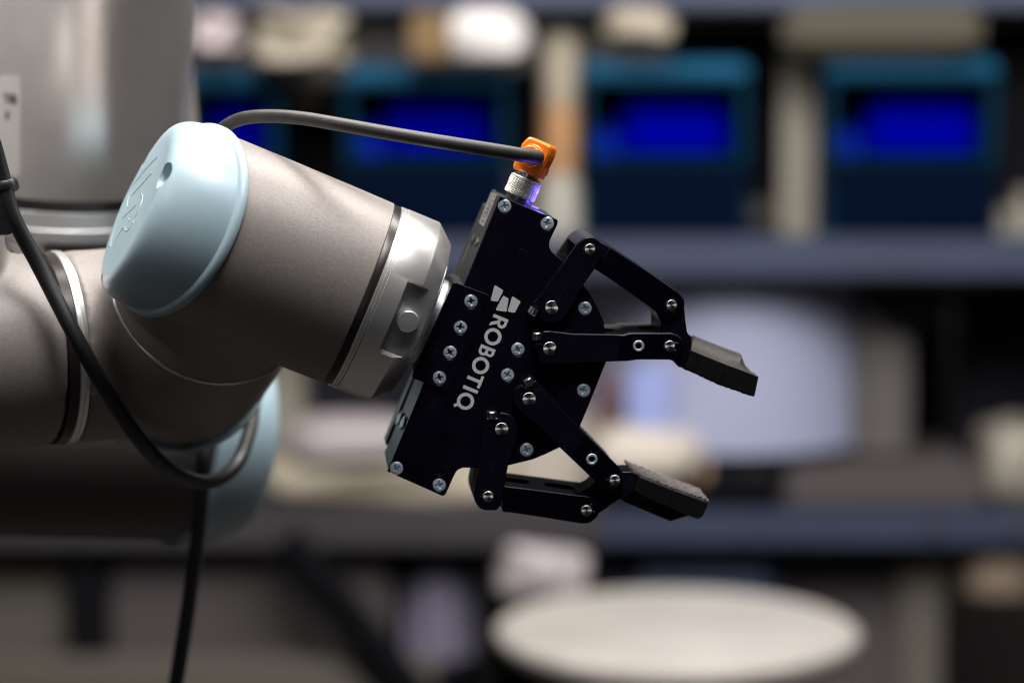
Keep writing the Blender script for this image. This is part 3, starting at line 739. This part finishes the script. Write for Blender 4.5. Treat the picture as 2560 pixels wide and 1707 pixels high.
# fingertips
def tip(z, top, bot, rear, h0, h1, m_front, m_top, parent, name='fingertip'):
    """solid whose upper surface sweeps from the front edge to a rear ridge"""
    N_ = len(top); Wn = 17; vs, fs = [], []
    T = [onplane(G, *zp(z, *q_), h1) for q_ in top]; Bq = [onplane(G, *zp(z, *q_), h1) for q_ in bot]; Rr = [onplane(G, *zp(z, *q_), h0) for q_ in rear]
    for i in range(N_):
        for w_ in range(Wn):
            s_ = w_ / (Wn - 1); f_ = s_ ** 2.1 if s_ < .75 else None
            q_ = min(1, max(0, (s_ - .12) / .62)); k = q_ * q_ * (3 - 2 * q_)
            x = T[i][0] + (Rr[i][0] - T[i][0]) * s_; y = T[i][1] + (Rr[i][1] - T[i][1]) * k; vs.append((x, y, h1 + (h0 - h1) * s_))
    nb = len(vs)
    for i in range(N_): vs.append((*Bq[i], h1)); vs.append((Bq[i][0], Bq[i][1], h0))
    tops = []
    for i in range(N_ - 1):
        for w_ in range(Wn - 1):
            q0 = i * Wn + w_; tops.append((q0, q0 + 1, q0 + Wn + 1, q0 + Wn))
        fs += [(i * Wn, (i + 1) * Wn, nb + 2 * (i + 1), nb + 2 * i), (nb + 2 * i, nb + 2 * (i + 1), nb + 2 * (i + 1) + 1, nb + 2 * i + 1),
               (nb + 2 * i + 1, nb + 2 * (i + 1) + 1, (i + 1) * Wn + Wn - 1, i * Wn + Wn - 1)]
    for i in (0, N_ - 1): fs.append(tuple([i * Wn + w_ for w_ in range(Wn)] + [nb + 2 * i + 1, nb + 2 * i]))
    return mk(name, vs, tops + fs, m_front, parent, G, 26)
t1 = tip(6, [(1400, 1098), (1500, 1140), (1600, 1180), (1690, 1216), (1790, 1252), (1850, 1275), (1890, 1290), (1947, 1314)],
         [(1348, 1236), (1440, 1278), (1540, 1325), (1632, 1366), (1730, 1402), (1800, 1426), (1850, 1441), (1916, 1466)],
         [(1410, 972), (1500, 1010), (1610, 1052), (1700, 1086), (1800, 1122), (1832, 1210), (1885, 1268), (1925, 1290)], -25, FC + .4, 'tip_rubber', None, gr)
t1['label'] = 'upper black fingertip with a curved back coloured paler for the light from above'
u0 = onplane(G, *zp(6, 1690, 1216), FC + .4); u1 = onplane(G, *zp(6, 1632, 1366), FC + .4)
def lighten_top(o, m, lim=.3, q_=None):  # paints upward faces with the paler colour, as a highlight
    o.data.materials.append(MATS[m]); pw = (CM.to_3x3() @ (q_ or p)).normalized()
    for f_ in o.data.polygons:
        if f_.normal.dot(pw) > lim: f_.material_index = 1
def groove(o, A_, B_, h):
    A_, B_ = Vector(A_), Vector(B_); d = (B_ - A_).normalized(); q_ = Vector((-d.y, d.x)) * .16
    cut(o, prism_vf([tuple(A_ - d - q_), tuple(B_ + d - q_), tuple(B_ + d + q_), tuple(A_ - d + q_)], h - .5, h + 1, .01), G, 26)
groove(t1, u0, u1, FC + .4); lighten_top(t1, 'tip_lit')
# rough pad strip under the upper tip
def padstrip(name, z, line, thick, h0, h1, m, parent, amp, seed, side=-1, seg=60):
    rnd = random.Random(seed); L_ = [Vector(onplane(G, *zp(z, *q_), h1)) for q_ in line]
    pts = spline([v_.to_3d() for v_ in L_], max(2, seg // (len(L_) - 1))); vs, fs = [], []; W_ = 14
    for i, q_ in enumerate(pts):
        d = (pts[min(i + 1, len(pts) - 1)] - pts[max(i - 1, 0)]).normalized(); nn = Vector((-d.y, d.x, 0)) * side * -1
        for w_ in range(W_ + 1):
            h = h1 + (h0 - h1) * w_ / W_; j = rnd.uniform(0, amp)
            vs.append(q_ + nn * (thick + j) * 1 + Vector((0, 0, h + (rnd.uniform(-.15, .15) if w_ in (0, W_) else 0))))
    M_ = len(vs)
    for i, q_ in enumerate(pts):
        for w_ in range(W_ + 1): vs.append(q_ + Vector((0, 0, h1 + (h0 - h1) * w_ / W_)))
    P_ = len(pts); W1 = W_ + 1
    for i in range(P_ - 1):
        for w_ in range(W_):
            k = i * W1 + w_; fs.append((k, k + 1, k + W1 + 1, k + W1)); k += M_; fs.append((k, k + W1, k + W1 + 1, k + 1))
        for w_ in (0, W_):
            k = i * W1 + w_; fs.append((k, k + W1, k + W1 + M_, k + M_))
    for i in (0, P_ - 1):
        for w_ in range(W_):
            k = i * W1 + w_; fs.append((k, k + 1, k + 1 + M_, k + M_))
    return mk(name, vs, fs, m, parent, G, 20)
padstrip('grip_pad', 6, [(1296, 1214), (1345, 1236), (1440, 1278), (1540, 1325), (1632, 1366), (1800, 1426), (1914, 1462)], .5, -24, FC + .2, 'tip_rubber', t1, .35, 3, side=1)

# lower finger
ptsA2 = [(1122, 492, .4), (1170, 486, .6), (1235, 490, .4), (1246, 450, .5), (1262, 436, .8), (1340, 450, 3), (1392, 492, 4), (1426, 590, 5), (1412, 700, 6), (1375, 820, 9), (1338, 930, 9), (1315, 1050, 9), (1300, 1150, 6),
         (1282, 1250, 3), (1262, 1345, 2), (1220, 1392, 2), (1110, 1392, 4), (1052, 1372, 4), (1008, 1305, 3), (1000, 1230, 3), (1022, 1120, 9), (1052, 985, 9), (1078, 760, 9), (1100, 590, 4), (1112, 520, 2)]
la2, po = plate_part('outer_link', 7, ptsA2, .5, FA, 'link_black')
cut(la2, slit(7, (1098, 586), (1196, 598), FA, la2)[2], G)
rn = run_of(po, 7, (1110, 1392), (1040, 1050), FA)
wv = strip_web(rn, 1.6, REAR + .3, FA - 2.6)
mk('link_web', *join(prism_vf(po, REAR, REAR + 3, .25), wv), 'gripper_side', la2, G)
pin('B', 7, 1270, 600, FA, -58, la2); pin('S', 7, 1138, 1255, FA, -100, la2); clamp(7, 1172, 466, FA, -.38, .93, la2)
bar2, po = plate_part('coupler_bar', 8, [(30, 1120, .4), (340, 1158, 9), (690, 1204, 9), (800, 1216, 4), (860, 1260, 3), (888, 1330, 4), (872, 1392, 4), (800, 1450, 6), (730, 1456, 6), (400, 1402, 9), (100, 1357, 1), (20, 1352, 1)], REAR + 1.5, FB, 'link_deep')
ta_ = Vector(onplane(G, *zp(8, 60, 1124), FB)); tb_ = Vector(onplane(G, *zp(8, 760, 1212), FB))
slot(bar2, ta_ + (tb_ - ta_) * .12, 7, 4.5, -13, tb_ - ta_, 3); slot(bar2, ta_ + (tb_ - ta_) * .72, 6.5, 4.5, -13, tb_ - ta_, 3)
pin('S', 8, 770, 1337, FB, 130, bar2)
ptsD2 = [(190, 222, .4), (232, 246, .5), (240, 230, .5), (312, 186, .5), (330, 196, 1), (372, 248, 4), (480, 358, 9), (700, 598, 9), (1040, 932, 6), (1092, 1000, 5), (1100, 1080, 5), (1066, 1145, 5), (1000, 1172, 5), (930, 1152, 5), (862, 1092, 5), (830, 1062, 4),
         (530, 776, 9), (300, 548, 9), (160, 440, 6), (120, 345, 5), (122, 290, 5), (145, 248, 4)]
ld2, po = plate_part('inner_link', 8, ptsD2, .5, FD, 'link_black')
cut(ld2, slit(8, (372, 250), (318, 302), FD, ld2)[2], G)
mk('link_step', *prism_vf(fillet(tr(G, 8, [(745, 655, .3), (1034, 938, 6), (1084, 1002, 5), (1092, 1078, 5), (1060, 1138, 5), (1000, 1164, 5), (934, 1144, 5), (836, 1056, 4), (622, 855, .3)], FD + .25)), FD - .3, FD + .25, .12), 'link_deep', ld2, G)
mk('link_web', *prism_vf(fillet(tr(G, 8, [(560, 470, 1), (1030, 940, 5), (1080, 1010, 5), (1050, 1130, 5), (930, 1140, 5), (460, 690, 1)], FD)), REAR, .6, .3), 'gripper_side', ld2, G)
pin('B', 7, 1540, 305, FD, -62, ld2); pin('H', 8, 818, 882, FD + .25, 0, ld2); pin('S', 8, 1022, 1067, FD + .1, -40, ld2); clamp(8, 258, 200, FD, -1, .85, ld2)
cr2, po = plate_part('fingertip_carrier', 8, [(690, 1180, 2), (800, 1130, 4), (862, 1070, 3), (1000, 960, 4), (1090, 995, 2), (1172, 992, 1), (1240, 1034, 1), (1200, 1160, 2), (1085, 1240, 3), (1060, 1240, 2), (885, 1362, 2), (780, 1400, 4), (720, 1300, 4)], -14, FC, 'link_black')
t2, po = plate_part('fingertip', 8, [(1242, 1034, .3), (1540, 1152, 3), (1700, 1208, 3), (1858, 1266, .6), (1840, 1320, 2), (1805, 1395, 2), (1762, 1418, 1), (1600, 1350, 3), (1300, 1222, 3), (1195, 1160, .5)], -24, FC + .4, 'tip_rubber', .3)
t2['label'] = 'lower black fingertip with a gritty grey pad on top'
groove(t2, onplane(G, *zp(8, 1540, 1155), FC + .4), onplane(G, *zp(8, 1500, 1290), FC + .4), FC + .4)
mk('fingertip_spine', *prism_vf(fillet(tr(G, 8, [(1190, 1150, 1), (1780, 1400, 1), (1735, 1398, 2), (1680, 1384, 2), (1600, 1408, 3), (1520, 1436, 2), (1300, 1345, 3), (1100, 1262, 3), (1076, 1240, 1)], -2)), -22, -1.5, .5), 'tip_rubber', t2, G)
padstrip('grip_pad', 8, [(1180, 1008), (1242, 1034), (1400, 1096), (1540, 1152), (1700, 1208), (1856, 1264)], .35, -24, FC + .1, 'grit_pad', t2, .75, 5, side=-1, seg=110)
# status lamp ring under the plug nut
led = mk('status_led', *box_vf(-1.3, 1.3, -.2, .2, -1.5, 1.5), 'blue_led', gr, frame(NB + a * 7.6 - n * .5 - p * 1.4, a, p, n))
ll = bpy.data.lights.new('status_light', 'POINT'); ll.energy = .009; ll.color = (.13, .08, 1); ll.shadow_soft_size = .002
lo = bpy.data.objects.new('status_light', ll); C.objects.link(lo); lo.location = toW(NB + a * 9.5 + p * 1.6 + n * 3)

# ------------------------------------------------------------------ background shelving (world-aligned, 2.3 - 3 m away)
FD_ = 2560 / 2352.0
camp = cam_mw.translation
def bgp(dx, dy, y):
    """display-pixel ray met with the world plane Y=y"""
    d = CM.to_3x3() @ (V(dx * FD_, dy * FD_, 0) - Vector((0, 0, D))) ; d = d.normalized()
    t = (y - camp.y) / d.y; return camp + d * t
def rbox_vf(x0, x1, y0, y1, z0, z1, b_=.004, taper=0.0):
    """world metres; bevelled box, bottom narrower by taper"""
    bm = bmesh.new(); bmesh.ops.create_cube(bm, size=1)
    for v_ in bm.verts:
        tx = taper if v_.co.z < 0 else 0
        v_.co = Vector(((x0 + tx) if v_.co.x < 0 else (x1 - tx), y0 if v_.co.y < 0 else y1, z0 if v_.co.z < 0 else z1))
    bmesh.ops.bevel(bm, geom=bm.edges[:], offset=min(b_, (x1 - x0) * .4, (y1 - y0) * .4, (z1 - z0) * .4), segments=2, affect='EDGES')
    bm.verts.index_update(); r_ = ([v_.co.copy() for v_ in bm.verts], [tuple(v_.index for v_ in f_.verts) for f_ in bm.faces]); bm.free(); return r_
def ext(dx0, dy0, dx1, dy1, y):
    A_ = bgp(dx0, dy1, y); B_ = bgp(dx1, dy0, y); return A_.x, B_.x, A_.z, B_.z
def bgbox(name, rect, y, dep, m, parent=None, b_=.004, taper=0.0):
    x0, x1, z0, z1 = ext(*rect, y)
    return mk(name, *rbox_vf(x0, x1, y, y + dep, z0, z1, b_, taper), m, parent, world=True)
def bgthing(name, rect, y, dep, m, label, cat, b_=.004, group=None, taper=0.0):
    return tag(bgbox(name, rect, y, dep, m, None, b_, taper), label, cat, group)
def blob(name, rect, y, dep, m, label, cat, seed=1, amp=.12, group=None):
    """soft packed shape: lumpy ellipsoid-box"""
    x0, x1, z0, z1 = ext(*rect, y); rnd = random.Random(seed); bm = bmesh.new(); bmesh.ops.create_icosphere(bm, subdivisions=4, radius=1)
    ks = [(Vector((rnd.uniform(-3, 3), rnd.uniform(-3, 3), rnd.uniform(-3, 3))), rnd.uniform(0, 6)) for _ in range(5)]
    for v_ in bm.verts:
        c_ = v_.co.normalized(); s_ = Vector([math.copysign(abs(t) ** .62, t) for t in c_]); k = 1 + amp * sum(math.sin(c_.dot(q_) * 2 + ph) for q_, ph in ks) / 3
        s_ *= k; v_.co = Vector(((x0 + x1) / 2 + s_.x * (x1 - x0) / 2, y + dep / 2 + s_.y * dep / 2, (z0 + z1) / 2 + s_.z * (z1 - z0) / 2))
    vf_ = ([v_.co.copy() for v_ in bm.verts], [tuple(v_.index for v_ in f_.verts) for f_ in bm.faces]); bm.free()
    return tag(mk(name, *vf_, m, None, world=True, sharp=80), label, cat, group)

Y0 = 1.60      # front plane of the shelves
wl = bgbox('wall', (-600, -400, 3000, 2100), 2.75, .05, 'wall_dark'); wl['kind'] = 'structure'
sh = thing('shelving_unit', bgp(1200, 1700, Y0), 'long blue-grey steel shelving unit filling the background', 'shelves')
bgbox('shelf_beam', (-300, -60, 2700, 22), Y0, .03, 'steel_beam', sh)
bgbox('shelf_beam', (-300, 545, 2700, 640), Y0, .03, 'steel_beam', sh)
bgbox('shelf_beam', (-300, 1162, 1380, 1262), Y0 - .004, .03, 'beam_dull', sh); bgbox('shelf_beam', (1376, 1176, 2700, 1256), Y0, .03, 'steel_beam', sh)
for yy in (22, 640, 1256):
    x0_, x1_, z0_, z1_ = ext(-300, yy - 40, 2700, yy - 20, Y0)
    mk('shelf_board', *rbox_vf(x0_, x1_, Y0 + .031, Y0 + .62, z1_ - .03, z1_ - .01), 'beam_dull', sh, world=True)
bgbox('shelf_beam', (-300, 1520, 1000, 1640), Y0 - .02, .04, 'olive_grey', sh)
for xx in (2150, 2332):
    bgbox('bolt_hole', (xx - 16, 1180, xx + 16, 1232), Y0 - .006, .006, 'dark_hole', sh)
bgbox('upright_post', (1792, -80, 1884, 548), Y0 + .10, .05, 'taupe', sh)
bgbox('upright_post', (2076, 640, 2180, 1180), Y0 + .45, .05, 'olive_grey', sh)
bgbox('upright_post', (2060, 1256, 2170, 1700), Y0 + .06, .05, 'olive_grey', sh)
bgbox('upright_post', (1092, 1262, 1128, 1700), Y0 + .02, .03, 'matte_black', sh)
bgbox('upright_post', (160, 1262, 240, 1700), Y0 + .02, .03, 'matte_black', sh)
# diagonal brace
pA = bgp(650, 1238, Y0 - .028); pB = bgp(968, 1620, Y0 - .028)
mk('diagonal_brace', *tube_vf([pA, (pA + pB) / 2, pB], .023, 4), 'matte_black', sh, world=True)

# four blue bins
def make_bin(x0d, x1d, yt, label):
    t = thing('storage_bin', bgp((x0d + x1d) / 2, 545, Y0 + .05), label, 'storage bin', 'teal storage bins in a row on the shelf')
    k = (x1d - x0d) / 400
    yb = 540; y = Y0 + .02
    bgbox('top_rim', (x0d, yt, x1d, yt + 48), y, .30, 'bin_teal', t, .006)
    x0, x1, z0, z1 = ext(x0d, yt + 40, x1d, yb, y)
    th_ = .008
    for s_ in (0, 1):
        xa = x0 if s_ == 0 else x1 - th_ * 1.3
        mk('side_panel', *rbox_vf(xa, xa + th_ * 1.3, y + .004, y + .30, z0, z1, .002), 'bin_side', t, world=True)
    mk('back_panel', *rbox_vf(x0 + .004, x1 - .004, y + .30, y + .306, z0, z1, .001), 'bin_navy', t, world=True)
    f0, f1, g0, g1 = ext(x0d + 6, 376, x1d - 6, yb, y)
    mk('front_panel', *rbox_vf(f0, f1, y - .002, y + .006, g0, g1, .002, .006), 'bin_navy', t, world=True)
    f0, f1, g0, g1 = ext(x0d + 4, 362, x1d - 4, 380, y)
    mk('front_lip', *rbox_vf(f0, f1, y - .008, y + .008, g0, g1, .003), 'bin_side', t, world=True)
    return t
BL = [('second teal bin from the left with blue goods, behind the cable', 790, 1172, 150), ('teal bin right of the amber bottle', 1336, 1722, 140),
      ('rightmost teal bin beside the dark corner', 1894, 2296, 134), ('leftmost teal bin half hidden by the grey tube', 420, 640, 156)]
GL = ['blue package inside the bin behind the arching cable', 'blue package inside the bin right of the amber bottle', 'blue package inside the rightmost teal bin', 'blue package inside the leftmost teal bin']
for i, (lab, xa, xb, yt) in enumerate(BL):
    make_bin(xa, xb, yt, lab)
    wdt = xb - xa
    bgthing('blue_package', (xa + wdt * .24, 214, xb - wdt * .11, 374), Y0 + .07, .16, 'blue_goods', GL[i], 'package', .012, 'blue packages inside the bins')
    if i != 3: bgthing('small_blue_carton', (xa + 28, 285, xa + 84, 378), Y0 + .05, .06, 'blue_goods_pale', ['small lighter blue carton at the left of the bin behind the cable', 'small lighter blue carton in the bin right of the amber bottle', 'small lighter blue carton in the rightmost bin'][i], 'carton', .01, 'small blue cartons in the bins')
    bgbox
# things on and between
yb_ = Y0 + .34
bgthing('grey_carton', (640, 190, 790, 560), Y0 + .2, .2, 'navy_dull', 'dark carton between the two left teal bins', 'carton')
bgthing('grey_sleeve', (600, 195, 760, 250), Y0 + .1, .06, 'taupe', 'thin grey sleeve lying beside the left teal bins', 'sleeve', .02)
bgthing('black_case', (1570, 32, 1790, 180), Y0 + .12, .25, 'matte_black', 'black case on the bins left of the grey post', 'case')
bgthing('black_case', (2266, -30, 2420, 520), Y0 + .12, .25, 'matte_black', 'tall black case at the right edge of the top compartment', 'case')
bgthing('black_case', (1728, 150, 1792, 470), Y0 + .16, .2, 'matte_black', 'narrow black case between the third bin and the grey post', 'case')
bgthing('black_case', (1170, 160, 1240, 380), Y0 + .16, .2, 'matte_black', 'narrow black case left of the amber bottle', 'case')
bgthing('long_carton', (1800, 14, 2262, 118), Y0 - .01, .2, 'box_olive', 'long grey-beige carton above the rightmost bin', 'carton', .01)
bgthing('grey_carton', (1690, 420, 1900, 548), Y0 + .16, .12, 'olive_grey', 'grey-beige carton at the foot of the pale post', 'carton', .02)
bgthing('grey_carton', (2300, 440, 2420, 600), Y0 + .06, .12, 'taupe', 'pale carton at the right edge below the black case', 'carton', .02)
bgthing('cardboard_box', (940, 30, 1030, 140), Y0 - .035, .12, 'brown_card', 'small brown cardboard box left of the white roll', 'box')
blob('white_roll', (1010, 20, 1220, 150), Y0 - .035, .14, 'white_paper', 'round white roll on top of the second bin', 'roll', 3, .05)
blob('cream_bag', (560, 20, 790, 160), Y0 - .035, .14, 'cream_bag', 'slumped cream bag above the two left bins', 'bag', 5, .3)
blob('white_bundle', (430, 30, 545, 125), Y0 - .035, .1, 'pink_white', 'small white bundle beside the grey tube', 'bundle', 8, .15)
blob('white_bundle', (1385, 14, 1560, 110), Y0 - .02, .12, 'cream_bag', 'pale bundle above the bin right of the amber bottle', 'bundle', 9, .12)
# amber bottle
bt_ = thing('bottle', bgp(1290, 540, Y0 + .02), 'tall bottle with amber neck and white body between the bins', 'bottle')
xc = bgp(1285, 300, Y0 + .04)
def bgl(prof, m, nm):
    vs = []; L_ = []
    for dy, hw in prof:
        c_ = bgp(1288, dy, Y0 + .06); e_ = bgp(1288 + hw, dy, Y0 + .06); L_.append((c_, (e_ - c_).length))
    seg = 32
    for c_, r_ in L_:
        for i in range(seg): an = 2 * math.pi * i / seg; vs.append(c_ + Vector((r_ * math.cos(an), r_ * math.sin(an), 0)))
    fs = [(k * seg + i, k * seg + (i + 1) % seg, (k + 1) * seg + (i + 1) % seg, (k + 1) * seg + i) for k in range(len(L_) - 1) for i in range(seg)]
    fs += [tuple(range(seg)), tuple((len(L_) - 1) * seg + i for i in range(seg))]
    mk(nm, vs, fs, m, bt_, world=True)
bgl([(70, 22), (90, 44), (150, 46), (240, 42)], 'cream_bag', 'cap'); bgl([(240, 40), (300, 44), (380, 44), (400, 40)], 'amber', 'neck'); bgl([(400, 40), (440, 54), (500, 66), (552, 68)], 'cream', 'body')
# middle compartment
def curved_sheet(rect, y, dep, th_, m, label, cat, N=40):
    x0, x1, z0, z1 = ext(*rect, y); vs, fs = [], []
    for rr, k in ((1, 0), (1 - th_ / (x1 - x0) * 2, 1)):
        for i in range(N + 1):
            an = math.pi * i / N; x = (x0 + x1) / 2 - (x1 - x0) / 2 * rr * math.cos(an); yy = y + dep - dep * rr * math.sin(an)
            vs += [Vector((x, yy, z0)), Vector((x, yy, z1))]
    M_ = 2 * (N + 1)
    for i in range(N):
        k = 2 * i; fs += [(k, k + 2, k + 3, k + 1), (M_ + k, M_ + k + 1, M_ + k + 3, M_ + k + 2), (k, M_ + k, M_ + k + 2, k + 2), (k + 1, k + 3, M_ + k + 3, M_ + k + 1)]
    for k in (0, 2 * N): fs.append((k, k + 1, M_ + k + 1, M_ + k))
    return tag(mk(cat + '_sheet', vs, fs, m, None, world=True), label, cat)
curved_sheet((1270, 664, 2110, 1045), Y0 + .05, .24, .006, 'drum_blue', 'large bluish white sheet, curved so its light falls off at the sides, in the middle compartment behind the fingers', 'plastic')  # curve made up so brightness fades towards both edges
bgthing('grey_board', (1960, 655, 2100, 1060), Y0 + .10, .04, 'grey_warm', 'warm grey board right of the curved bluish sheet', 'board', .01)
bgthing('blue_folder', (1440, 850, 1545, 1010), Y0 + .04, .05, 'folder_blue', 'blue folder leaning against the curved bluish sheet', 'folder', .01)
bgthing('red_folder', (1376, 860, 1424, 1000), Y0 + .04, .05, 'rust_red', 'rust red folder behind the right edge of the gripper', 'folder', .01)
blob('cream_bundle', (1350, 990, 1610, 1130), Y0 + .01, .14, 'cream_light', 'cream bundle between the two fingers on the lower shelf', 'bundle', 11, .1)
blob('peach_bundle', (1560, 1010, 1640, 1130), Y0 + .05, .12, 'peach', 'small peach bundle right of the cream bundle', 'bundle', 14, .1)
blob('black_pouch', (1610, 1050, 1810, 1165), Y0 + .04, .12, 'matte_black', 'black pouch right of the lower fingertip', 'pouch', 13, .1)
bgthing('grey_tray', (1790, 1075, 2270, 1180), Y0 + .05, .25, 'carton_dark', 'long grey tray on the right of the lower shelf', 'tray', .01)
blob('pale_bundle', (2272, 985, 2440, 1190), Y0 + .04, .14, 'taupe', 'pale bundle at the right edge of the lower shelf', 'bundle', 15, .1)
bgthing('black_box', (1990, 640, 2210, 740), Y0 + .05, .2, 'matte_black', 'black box under the middle beam on the right', 'box', .02)
bgthing('black_board', (2200, 655, 2450, 1075), Y0 + .2, .04, 'navy_dull', 'dark board at the right of the middle compartment', 'board')
# left part of the middle compartment
bgthing('taupe_carton', (580, 640, 712, 1085), Y0 + .12, .15, 'taupe', 'upright grey-brown carton under the wrist', 'carton', .01)
bgthing('dark_carton', (706, 640, 1000, 985), Y0 + .1, .18, 'navy_dull', 'dark carton under the flange ring', 'carton', .01)
blob('cream_roll', (662, 975, 960, 1075), Y0 + .01, .12, 'bundle_white', 'cream roll lying under the dark carton', 'roll', 21, .06)
blob('beige_sack', (560, 1050, 1180, 1180), Y0 + .03, .2, 'cream_bag', 'long beige sack on the lower beam under the gripper', 'sack', 22, .14)
bgthing('beige_carton', (1040, 960, 1420, 1175), Y0 + .10, .2, 'cream_light', 'beige carton behind the lower finger', 'carton', .015)
# lowest compartment
bgthing('olive_carton', (-120, 1262, 165, 1520), Y0 + .05, .2, 'olive_grey', 'grey-olive carton at the bottom left', 'carton', .01)
bgthing('grey_carton', (245, 1262, 900, 1525), Y0 + .04, .2, 'carton_dark', 'wide dull carton behind the diagonal brace', 'carton', .01)
bgthing('violet_carton', (925, 1285, 1092, 1560), Y0 + .05, .2, 'violet_grey', 'violet-grey carton left of the black upright', 'carton', .02)
blob('white_bundle', (1128, 1238, 1350, 1410), Y0 - .02, .14, 'bundle_white', 'pinkish white bundle above the left rim of the stool', 'bundle', 31, .12)
bgthing('navy_box', (1336, 1262, 1440, 1420), Y0 + .03, .15, 'navy_dull', 'small navy box right of the pinkish bundle', 'box', .02)
bgthing('blue_box', (1430, 1262, 1800, 1460), Y0 + .04, .15, 'steel_beam', 'grey-blue box behind the round stool', 'box', .02)
bgthing('brown_panel', (1790, 1262, 2100, 1700), Y0 + .08, .05, 'carton_dark', 'dark panel right behind the stool', 'panel', .01)
blob('tan_bundle', (2215, 1270, 2400, 1400), Y0 + .02, .12, 'tan_dull', 'tan bundle in the bottom right corner', 'bundle', 33, .1)
# round stool
st = thing('stool', bgp(1560, 1560, 1.15), 'round cream-topped stool at the bottom right of the picture', 'stool')
yS = 1.25
cS = bgp(1555, 1440, yS); eS = bgp(1985, 1440, yS); rS = (eS - cS).length * .97; cS.z += .003
seat = lathe_vf([(-.024, rS * .90), (-.02, rS * .97), (-.01, rS), (-.004, rS * .995), (.0, rS * .96), (-.001, rS * .5), (-.001, rS * .02)], 96)
mk('seat', [(x + cS.x, y + cS.y, z + cS.z) for x, y, z in seat[0]], seat[1], 'stool_cream', st, world=True)
colm = lathe_vf([(-.62, .03), (-.04, .03)], 24)
mk('column', [(x + cS.x, y + cS.y, z + cS.z) for x, y, z in colm[0]], colm[1], 'seal_dark', st, world=True)
foot = lathe_vf([(-.64, rS * .7), (-.63, rS * .7), (-.61, .05)], 48)
mk('base', [(x + cS.x, y + cS.y, z + cS.z) for x, y, z in foot[0]], foot[1], 'seal_dark', st, world=True)
zf = cS.z - .642
mk('floor', *rbox_vf(-3, 3, -1.5, 2.74, zf - .05, zf, .001), 'wall_dark', None, world=True)['kind'] = 'structure'
